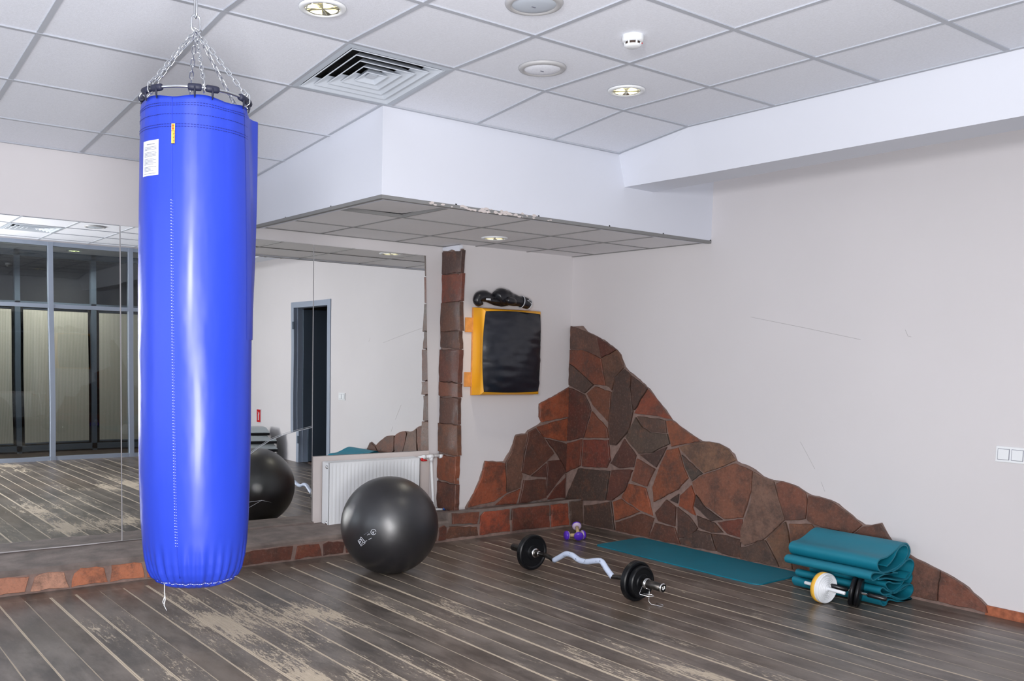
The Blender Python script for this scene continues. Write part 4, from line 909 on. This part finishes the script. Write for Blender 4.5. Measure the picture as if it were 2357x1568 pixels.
# ------------------------------------------------------------------ small dumbbells in the corner
def dumbbell(label, loc, rot, r=.037, L=.175):
    d = thing('dumbbell', label, 'dumbbell', loc, rot, 'small purple dumbbells in the corner')
    bm = bmesh.new(); tube(bm, [(0, 0, -L*.34), (0, 0, L*.34)], .0135, 14); obj('handle', bm, M['tape'], d, smooth=True)
    for s in (-1, 1):
        bm = bmesh.new(); q = [(.014, .28*L), (r*.72, .29*L), (r*.95, .33*L), (r*.97, .36*L)]
        lathe(bm, [(a, s*z) for a, z in q], 28); obj('collar', done(bm), M['lilac'], d, smooth=True)
        bm = bmesh.new(); q = [(r*.97, .36*L), (r, .40*L), (r*.96, .44*L), (r*.78, .475*L), (0, .49*L)]
        lathe(bm, [(a, s*z) for a, z in q], 28); obj('head', done(bm), M['purple'], d, smooth=True)
    return d
dumbbell('small purple dumbbell lying flat beneath the other near the corner', (5.03, 5.15, .034), (0, R(90), R(-20)))
dumbbell('small lilac and purple dumbbell leaning across the other near the corner', (5.035, 5.125, .070), (R(-90+25), 0, R(-36)))

# ------------------------------------------------------------------ mats
def mat_sheet(bm, path, y0, y1, th):
    """folded sheet: centre line in (x,z) given thickness and length along y"""
    P = [V3((a, 0, b)) for a, b in path]
    # smooth
    Q = []
    for i in range(len(P)-1):
        p0, p1, p2, p3 = P[max(i-1, 0)], P[i], P[i+1], P[min(i+2, len(P)-1)]
        for k in range(4):
            t = k/4; Q.append(.5*((2*p1)+(-p0+p2)*t+(2*p0-5*p1+4*p2-p3)*t*t+(-p0+3*p1-3*p2+p3)*t**3))
    Q.append(P[-1]); A, B = [], []
    for i, p in enumerate(Q):
        d = (Q[min(i+1, len(Q)-1)]-Q[max(i-1, 0)]).normalized(); n = V3((-d.z, 0, d.x))*th/2
        A.append(p+n); B.append(p-n)
    rows = []
    NY = 8
    for j in range(NY+1):
        y = y0+(y1-y0)*j/NY
        rows.append([bm.verts.new((v.x+.004*sin(j*.7), y, v.z)) for v in A+B[::-1]])
    n = len(A)*2
    for a, b in zip(rows, rows[1:]):
        for k in range(n): bm.faces.new((a[k], a[(k+1) % n], b[(k+1) % n], b[k]))
    for row, rv in ((rows[0], False), (rows[-1], True)):
        h_ = len(A)
        for k in range(h_-1):
            q = (row[k], row[k+1], row[n-2-k], row[n-1-k])
            bm.faces.new(q if not rv else q[::-1])
    return done(bm)
YE = [(2.765, 3.335), (2.76, 3.315), (2.765, 3.25), (2.755, 3.30), (2.76, 3.33)]
MN = ['topmost folded teal exercise mat, rolled into a thick loop on the stack', 'folded teal exercise mat second from the top of the stack', 'folded teal exercise mat in the middle of the stack', 'folded teal exercise mat second from the bottom of the stack', 'folded teal exercise mat at the bottom of the stack on the floor']
for i, path in enumerate(DATA['mats']):
    zm = min(b for a, b in path)
    mx = max(a for a, b in path); ks = min(1, (5.512-5.27)/max(mx-5.27, .01))   # keep the loops clear of the stones
    q = [((5.27+(a-5.27)*ks if a > 5.27 else a), max(b, .006)) for a, b in path]
    bm = mat_sheet(bmesh.new(), [(a, b) for a, b in q], YE[i][0], YE[i][1], .0085)
    o = tag(obj('folded_mat', bm, M['teal']), MN[i], 'exercise mat', 'folded exercise mats in the stack'); autosmooth(o, 45)
# flat mat
bm = bmesh.new(); pl = []
for cx, cy, a0 in ((5.49, 4.88, 0), (5.03, 4.86, 90), (5.045, 3.52, 180), (5.465, 3.535, 270)):
    r_ = .035 if a0 in (0, 90) else .055
    for k in range(7): t = R(a0+k*15); pl.append((cx-.0+cos(t)*r_, cy+sin(t)*r_))
prism(bm, pl, lambda a, b, t: (a, b, t), .001, .009)
done(bm); es = [e for e in bm.edges if all(v.co.z > .008 for v in e.verts)]
bmesh.ops.bevel(bm, geom=es, offset=.002, segments=2, affect='EDGES')
tag(obj('exercise_mat', bm, M['teal']), 'teal exercise mat spread flat on the floor along the right wall', 'exercise mat')

# ------------------------------------------------------------------ ab wheels
def spin_wheel(c, ax):            # frame with local z along ax
    a = V3(ax).normalized(); q = a.to_track_quat('Z', 'Y'); return Matrix.Translation(c) @ q.to_matrix().to_4x4()
c1 = V3((4.975, 3.006, .0905)); ax = (V3((4.953, 2.873, .09))-V3((4.987, 3.138, .09))).normalized()
w = thing('ab_wheel', 'white ab wheel with a yellow tyre leaning by the folded mats', 'ab wheel', (c1.x, c1.y, 0))
mt = spin_wheel(c1, ax); r = .090
bm = bmesh.new(); prof_ = [(r*.985, -.004), (r*.985, .020), (r*.93, .024), (r*.90, .022), (r*.87, .014)]
for k in range(5): q = r*(.80-.12*k); prof_ += [(q+.002, .016+.002*k), (q, .019+.002*k), (q-.004, .015+.002*k)]
prof_ += [(.018, .026), (.016, .03), (0, .03)]
lathe(bm, prof_, 56, mt); lathe(bm, [(r*.985, -.004), (r*.9, -.024), (.02, -.022), (0, -.022)], 56, mt); into(obj('wheel_disc', done(bm), M['whitewheel'], smooth=True), w); autosmooth(w.children[0], 25)
bm = bmesh.new(); lathe(bm, [(r*.95, -.026), (r*1.0, -.024), (r*1.004, -.010), (r*1.0, .001), (r*.95, .001)], 56, mt, close=True); o = into(obj('tyre', done(bm), M['yellowtyre'], smooth=True), w); o['label'] = 'yellow tyre'
bm = bmesh.new(); tube(bm, [c1-ax*.138, c1-ax*.134, c1+ax*.138, c1+ax*.142], [.008,.0105,.0105,.009], 14); into(obj('handle', bm, M['whitewheel'], smooth=True), w)
c2 = V3((5.057, 2.855, .089)); ax = V3((.35, -.93, -.11)).normalized()
w = thing('ab_wheel', 'black double ab wheel standing in front of the folded mats', 'ab wheel', (c2.x, c2.y, 0))
for s in (-.0155, .0155):
    mt = spin_wheel(c2+ax*s, ax); bm = bmesh.new(); r = .088
    lathe(bm, [(.03, -.013), (r*.75, -.013), (r*.93, -.012), (r*.985, -.007), (r, 0), (r*.985, .007), (r*.93, .012), (r*.75, .013), (.03, .013), (.012, .016), (0, .016)], 48, mt)
    lathe(bm, [(.03, -.013), (0, -.014)], 48, mt)
    into(obj('tyre', done(bm), M['blackrub'], smooth=True), w)
for pts in ([c2-ax*.155, c2-ax*.15, c2-ax*.05, c2-ax*.048], [c2+ax*.062, c2+ax*.065, c2+ax*.16, c2+ax*.164]):
    into(obj('handle_grip', tube(bmesh.new(), pts, [.011,.0135,.0135,.011], 14), M['grip'], smooth=True), w)
bm = bmesh.new(); tube(bm, [c2-ax*.06, c2+ax*.07], .008, 12); into(obj('axle', bm, M['chrome'], smooth=True), w)

# ------------------------------------------------------------------ ceiling fittings
def tilt_at(y):
    if y <= V0: return 0
    return math.atan2(zc(y+.05)-zc(y-.05), .1)
def downlight(label, x, y, z, glow, grp='recessed downlights'):
    d = thing('downlight', label, 'ceiling lamp', (x, y, z), (tilt_at(y) if z > 2.5 else 0, 0, 0), grp)
    bm = bmesh.new(); lathe(bm, [(.072, .012), (.074, -.002), (.080, -.006), (.092, -.005), (.098, 0), (.098, .004)], 48); obj('rim', done(bm), M['plastic'], d, smooth=True)
    bm = bmesh.new(); lathe(bm, [(.073, -.003), (.05, .0005), (0, .002)], 8); obj('reflector', done(bm), M['reflector'], d)
    bm = bmesh.new()
    for a in (45, 135):
        p = V3((cos(R(a)), sin(R(a)), 0))*.068; tube(bm, [-p+V3((0,0,-.003)), p+V3((0,0,-.003))], .0018, 4)
    obj('louvre', bm, M['reflector'], d)
    bm = bmesh.new()
    for a in (0, 90, 180, 270): 
        c = V3((cos(R(a)), sin(R(a)), 0)); s = V3((-c.y, c.x, 0))
        v = [bm.verts.new(q+V3((0,0,-.0022))) for q in (c*.008, c*.064+s*.034, c*.064-s*.034)]; bm.faces.new(v[::-1] if False else v)
    obj('glowing_lens', bm, glow, d)
    return d
downlight('round ceiling lamp with warm lens at the top edge left of the speaker', 1.876, 3.487, CZ-.002, M['bulb'])
downlight('round ceiling lamp lit warm beside the small ceiling speaker', 3.695, 3.503, CZ-.002, M['bulb'])
downlight('round ceiling lamp in the lowered ceiling near the corner', 4.291, 5.437-.12, SZ-.001, M['bulb'])
def speaker(label, x, y):
    d = thing('ceiling_speaker', label, 'ceiling speaker', (x, y, zc(y)-.001), (tilt_at(y), 0, 0))
    bm = bmesh.new(); lathe(bm, [(.088, -.004), (.096, -.010), (.112, -.007), (.117, 0), (.117, .004)], 48); obj('rim', done(bm), M['spkrim'], d, smooth=True)
    bm = bmesh.new(); lathe(bm, [(0, -.013), (.05, -.012), (.086, -.006), (.091, -.003), (.091, .002)], 48); obj('grille', done(bm), M['spk'], d, smooth=True)
    obj('badge', bx(-.012, .008, -.003, .003, -.0142, -.0125), M['ink'], d)
    return d
speaker('round blue grey ceiling speaker cut by the top edge', 2.518, 2.905)
s2 = speaker('round white ceiling speaker between the diffuser and smoke detector', 3.103, 3.505)
s2.children[1].data.materials[0] = M['tile']
d = thing('smoke_detector', 'small white smoke detector on a ceiling tile', 'smoke detector', (3.11, 2.92, CZ+.005))
bm = bmesh.new(); lathe(bm, [(.046, 0), (.048, -.004), (.047, -.022), (.042, -.028), (.034, -.029)], 40); obj('base', done(bm), M['plastic'], d, smooth=True)
bm = bmesh.new(); lathe(bm, [(.030, -.028), (.030, -.042)], 32); obj('sensor_cage', done(bm), M['brownbox'], d)
bm = bmesh.new()
for k in range(6): a = R(60*k+12); tube(bm, [(cos(a)*.034, sin(a)*.034, -.027), (cos(a)*.033, sin(a)*.033, -.043)], .0045, 8)
lathe(bm, [(.037, -.040), (.036, -.045), (.028, -.050), (0, -.052)], 32); lathe(bm, [(.037, -.040), (0, -.040)], 32); obj('cap', done(bm), M['plastic'], d, smooth=True)
bm = bmesh.new(); bmesh.ops.create_uvsphere(bm, u_segments=10, v_segments=8, radius=.0035); o = obj('indicator', bm, M['red'], d); o.location = (.034, -.022, -.030)
# square diffuser in the sloping cell
def diffuser(label, x, y0, y1):
    z0, z1 = zc(y0), zc(y1); ym = (y0+y1)/2
    d = thing('air_diffuser', label, 'air vent', (x+.3, ym, (z0+z1)/2), (math.atan2(z1-z0, y1-y0), 0, 0))
    bm = bmesh.new(); a, b = .296, .268
    for A_, B_, za, zb in ((a, b, -.001, -.004), (b, b-.012, -.004, .012)):
        q = [bm.verts.new((sx*A_, sy*A_, za)) for sx, sy in ((-1,-1),(1,-1),(1,1),(-1,1))]; w_ = [bm.verts.new((sx*B_, sy*B_, zb)) for sx, sy in ((-1,-1),(1,-1),(1,1),(-1,1))]
        for k in range(4): bm.faces.new((q[k], q[(k+1) % 4], w_[(k+1) % 4], w_[k]))
    obj('frame', done(bm), M['spk'], d)
    bm = bmesh.new(); box(bm, -.296, .296, -.296, .296, .16, .165)
    for s in (-1, 1): box(bm, s*.262-.003, s*.262+.003, -.262, .262, .013, .165); box(bm, -.262, .262, s*.262-.003, s*.262+.003, .013, .165)
    obj('duct_box', bm, M['dark'], d)
    M.setdefault('vane', mat('vent_vane', (.60,.65,.72), .4))
    for s0 in (.262, .212, .162, .112, .062):
        bm = bmesh.new(); pr = [(s0, -.003), (s0-.004, -.006), (s0-.056 if s0 > .07 else .02, .034), (s0-.052 if s0 > .07 else .024, .037)]
        rg = [[bm.verts.new((sx*r_, sy*r_, z_)) for sx, sy in ((-1,-1),(1,-1),(1,1),(-1,1))] for r_, z_ in pr]
        for A_, B_ in zip(rg, rg[1:]+rg[:1]):
            for k in range(4): bm.faces.new((A_[k], A_[(k+1) % 4], B_[(k+1) % 4], B_[k]))
        obj('vane', done(bm), M['vane'], d)
    obj('centre_cap', bx(-.022, .022, -.022, .022, .004, .012), M['vane'], d)
    return d
diffuser('square white four way air diffuser in the ceiling above the white box corner', DIFF[0], V0, 4.384)

# ------------------------------------------------------------------ behind the camera, seen in the mirrors
# glazed partition with mullions and transom
gp = bmesh.new(); mull = [2.925-1.01*k for k in range(5, -1, -1)]+[3.935, 4.945]
for x in mull+[XL+.03, UR-.03]: box(gp, x-.03, x+.03, YG-.06, YG+.02, 0, 2.80)
for z, hh in ((0, .05), (1.965, .05), (2.755, .05)): box(gp, XL, UR, YG-.05, YG+.015, z, z+hh)
wg = struct(obj('window_1', gp, M['alu']))
o = obj('glass', bx(XL, UR, YG-.03, YG-.024, 0, 2.8), M['glass'], wg)
struct(obj('wall_front', bx(XL, UR, YG-.07, YG+.01, 2.79, 2.95), M['wall']))
# corridor behind the glass
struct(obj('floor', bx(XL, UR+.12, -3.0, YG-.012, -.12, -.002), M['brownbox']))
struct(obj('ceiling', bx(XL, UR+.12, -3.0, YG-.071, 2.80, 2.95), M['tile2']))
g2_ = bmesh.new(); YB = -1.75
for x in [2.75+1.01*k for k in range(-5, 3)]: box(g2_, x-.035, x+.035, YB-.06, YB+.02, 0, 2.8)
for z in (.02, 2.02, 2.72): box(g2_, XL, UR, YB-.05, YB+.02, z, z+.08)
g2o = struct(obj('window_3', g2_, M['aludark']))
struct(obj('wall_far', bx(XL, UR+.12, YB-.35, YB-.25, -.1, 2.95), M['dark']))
for k in range(-5, 3):
    x0 = 2.75+1.01*k
    if x0 > UR-.2: continue
    b_ = thing('roller_blind', 'woven beige roller blind hanging behind the glazed partition', 'roller blind', (x0+.5, YB, 1.98), group='roller blinds behind the glazing')
    into(obj('fabric', bx(x0+.075, min(x0+.935, UR-.05), YB-.004, YB-.001, .14, 1.98), M['blind']), b_)
    into(obj('bottom_bar', bx(x0+.075, min(x0+.935, UR-.05), YB-.008, YB+.003, .12, .14), M['aludark']), b_)
    bm = bmesh.new(); tube(bm, [(x0+.075, YB-.02, 2.0), (min(x0+.935, UR-.05), YB-.02, 2.0)], .018, 12); into(obj('roller_tube', bm, M['aludark'], smooth=True), b_)
struct(obj('wall_side', bx(UR, UR+.12, -3.0, YG-.1, -.1, 2.95), M['wall']))
downlight('greenish corridor lamp behind the glass at the far left', 2.50, -.95, 2.798, M['bulbg'])
downlight('greenish corridor lamp behind the second pane of glass', 3.41, -1.36, 2.798, M['bulbg'])
speaker('dark round ceiling speaker seen only in the mirror', 3.003, 1.12)
diffuser('square air diffuser in the ceiling seen only in the left mirror', DIFF[0], DIFF2, DIFF2+.6)
# door in the right wall
dr = bmesh.new()
for a, b in ((.945, 1.02), (1.92, 1.995)): box(dr, UR-.012, UR+.13, a, b, 0, 2.1); 
box(dr, UR-.012, UR+.13, 1.0205, 1.9195, 2.03, 2.1)
for a, b in ((1.02, 1.035), (1.905, 1.92)): box(dr, UR+.04, UR+.13, a, b, 0, 2.03)
d1 = struct(obj('door_1', dr, M['alu']))
lf = bmesh.new(); box(lf, 0, .86, -.02, .02, .01, 2.01, bev=.002)
leaf = obj('door_leaf', lf, M['aludark'], d1); leaf.location = (UR+.11, 1.045, 0); leaf.rotation_euler = (0, 0, R(7))
bm = bmesh.new(); tube(bm, [(.80, .02, 1.0), (.80, .06, 1.0), (.70, .065, 1.0)], .009, 8); tube(bm, [(.80, -.02, 1.0), (.80, -.06, 1.0), (.70, -.065, 1.0)], .009, 8); box(bm, .78, .82, -.024, .024, .9, 1.06); h_ = obj('door_handle', bm, M['steel'], leaf)
bm = bmesh.new()
for z in (.25, 1.75): box(bm, UR-.02, UR-.010, .985, 1.03, z, z+.1, bev=.002)
obj('hinge', bm, M['aludark'], d1)
bm = bmesh.new()
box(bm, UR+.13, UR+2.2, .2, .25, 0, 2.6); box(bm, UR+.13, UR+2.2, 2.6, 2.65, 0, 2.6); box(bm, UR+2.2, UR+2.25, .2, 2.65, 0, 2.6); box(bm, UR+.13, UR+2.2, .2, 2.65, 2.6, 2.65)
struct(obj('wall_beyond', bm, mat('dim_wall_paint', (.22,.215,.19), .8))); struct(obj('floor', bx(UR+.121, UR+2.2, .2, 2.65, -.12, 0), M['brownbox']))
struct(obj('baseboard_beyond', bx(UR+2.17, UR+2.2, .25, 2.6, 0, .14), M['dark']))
# red fire extinguisher sign
sg = thing('fire_extinguisher_sign', 'small red fire extinguisher sign on the right wall seen in the mirror', 'sign', (UR, -.06, .555))
into(obj('sign_board', bx(UR-.004, UR, -.135, .015, .455, .66), M['sticker']), sg)
into(obj('red_field', bx(UR-.0055, UR-.003, -.122, .002, .468, .647), M['red']), sg)
bm = bmesh.new(); box(bm, UR-.0066, UR-.005, -.078, -.048, .495, .59); box(bm, UR-.0066, UR-.005, -.070, -.056, .59, .605); tube(bm, [(UR-.006, -.063, .603), (UR-.006, -.088, .612)], .003, 4); tube(bm, [(UR-.006, -.063, .60), (UR-.006, -.036, .607), (UR-.006, -.034, .58)], .0025, 4)
into(obj('pictogram', bm, M['sticker']), sg)
# step platforms and crate by that wall
def step_platform(label, x, y, z, rz):
    s = thing('step_platform', label, 'step platform', (x, y, z), (0, 0, rz), 'grey step platforms stacked by the right wall')
    bm = bmesh.new(); a, b, c, hh = .17, .17, .125, .075
    lo_ = [(-a,-b,0),(a,-b,0),(a,b,0),(-a,b,0)]; up_ = [(-c,-c,hh),(c,-c,hh),(c,c,hh),(-c,c,hh)]
    hexa(bm, lo_+up_); bmesh.ops.bevel(bm, geom=bm.edges[:], offset=.006, segments=2, affect='EDGES'); obj('riser', done(bm), M['stepgrey'], s)
    obj('foot_rim', bx(-.165, .165, -.165, .165, -.035, 0, bev=.004), M['grip'], s)
    return s
for i, (lb, dx) in enumerate((('grey step platform at the bottom of the stack seen in the mirror', .0), ('grey step platform second from the bottom, seen in the mirror', .0), ('grey step platform third from the bottom, seen in the mirror', -.01), ('grey step platform on top of the stack, seen in the mirror', -.04))):
    step_platform(lb, 5.28, .46+dx, .035+.11*i, R(4*i))
cr = bmesh.new(); box(cr, 5.0, 5.50, -.42, .18, 0, .36, bev=.006)
crate = tag(obj('storage_crate', cr, M['brownbox']), 'dark brown storage crate beside the step platforms, seen in the mirror', 'crate')
obj('crate_lid', bx(4.99, 5.51, -.43, .19, .36, .385, bev=.004), M['brownbox'], crate)

# ------------------------------------------------------------------ light
def area(name, loc, target, sx_, sy_, energy, col=(1,1,1), spread=pi):
    l = bpy.data.lights.new(name, 'AREA'); l.shape = 'RECTANGLE'; l.size = sx_; l.size_y = sy_; l.energy = energy; l.color = col; l.spread = spread
    o = bpy.data.objects.new(name, l); C.objects.link(o); o.location = loc
    o.rotation_euler = (V3(target)-V3(loc)).to_track_quat('-Z', 'Y').to_euler(); return o
area('flash_lamp', (-.5, .2, 1.97), (3.3, 4.4, 1.3), .45, .45, 104, (1.0, .985, 1.0))
area('low_fill', (.1, -.3, .85), (3.0, 2.6, 2.75), .8, .8, 168, (1.0, .99, 1.0))  # added soft fill lamp below the camera, standing in for floor bounce
area('side_fill', (XL-.12, 2.75, 1.6), (3, 2.9, 1.6), 4.2, 1.75, 45, (.86,.92,1.0))  # added broad fill lamp outside the unseen left opening, for ambient light
for n_, (x, y) in enumerate(((2.50, -.95), (3.41, -1.36))):
    l = bpy.data.lights.new('corridor_beam', 'SPOT'); l.energy = 85; l.spot_size = R(150); l.spot_blend = .9; l.color = (1,.97,.88); l.shadow_soft_size = .05
    o = bpy.data.objects.new('corridor_beam', l); C.objects.link(o); o.location = (x, y, 2.76)
for n_, (x, y, z) in (('a', (1.876, 3.487, 2.79)), ('b', (3.695, 3.503, 2.79)), ('c', (4.291, 5.317, 2.24))):
    l = bpy.data.lights.new('downlight_beam', 'SPOT'); l.energy = 14; l.spot_size = R(110); l.spot_blend = .8; l.color = (1,.93,.78); l.shadow_soft_size = .05
    o = bpy.data.objects.new('downlight_beam', l); C.objects.link(o); o.location = (x, y, z)
wd = bpy.data.worlds.new('World'); bpy.context.scene.world = wd; wd.use_nodes = True
bg = wd.node_tree.nodes['Background']; bg.inputs[0].default_value = (.75,.85,1,1); bg.inputs[1].default_value = 1.0

# ------------------------------------------------------------------ camera
f, cx, cy = 2129.4, 1018.92, 979.79
yaw, pit, rol = -.6277, -.0745, .0206
r_ = V3((cos(yaw), sin(yaw), 0)); fw = V3((-sin(yaw), cos(yaw), 0)); up_ = V3((0,0,1))
f2 = fw*cos(pit)+up_*sin(pit); u2 = -fw*sin(pit)+up_*cos(pit)
r3 = r_*cos(rol)+u2*sin(rol); u3 = -r_*sin(rol)+u2*cos(rol)
cam = bpy.data.cameras.new('Camera'); co = bpy.data.objects.new('Camera', cam); C.objects.link(co)
co.matrix_world = Matrix(((r3.x,u3.x,-f2.x,0),(r3.y,u3.y,-f2.y,0),(r3.z,u3.z,-f2.z,1.4),(0,0,0,1)))
cam.sensor_width = 36; cam.lens = f/2357*36; cam.shift_x = (1178.5-cx)/2357; cam.shift_y = (cy-784)/2357; cam.clip_start = .05
sc = bpy.context.scene; sc.camera = co
sc.view_settings.view_transform = 'Standard'; sc.view_settings.look = 'None'; sc.view_settings.gamma = 1; sc.view_settings.exposure = 0
sc.cycles.max_bounces = 10; sc.cycles.diffuse_bounces = 5; sc.cycles.glossy_bounces = 6; sc.cycles.transparent_max_bounces = 12
sc.cycles.caustics_reflective = True; sc.cycles.sample_clamp_indirect = 120
sc.cycles.use_denoising = True
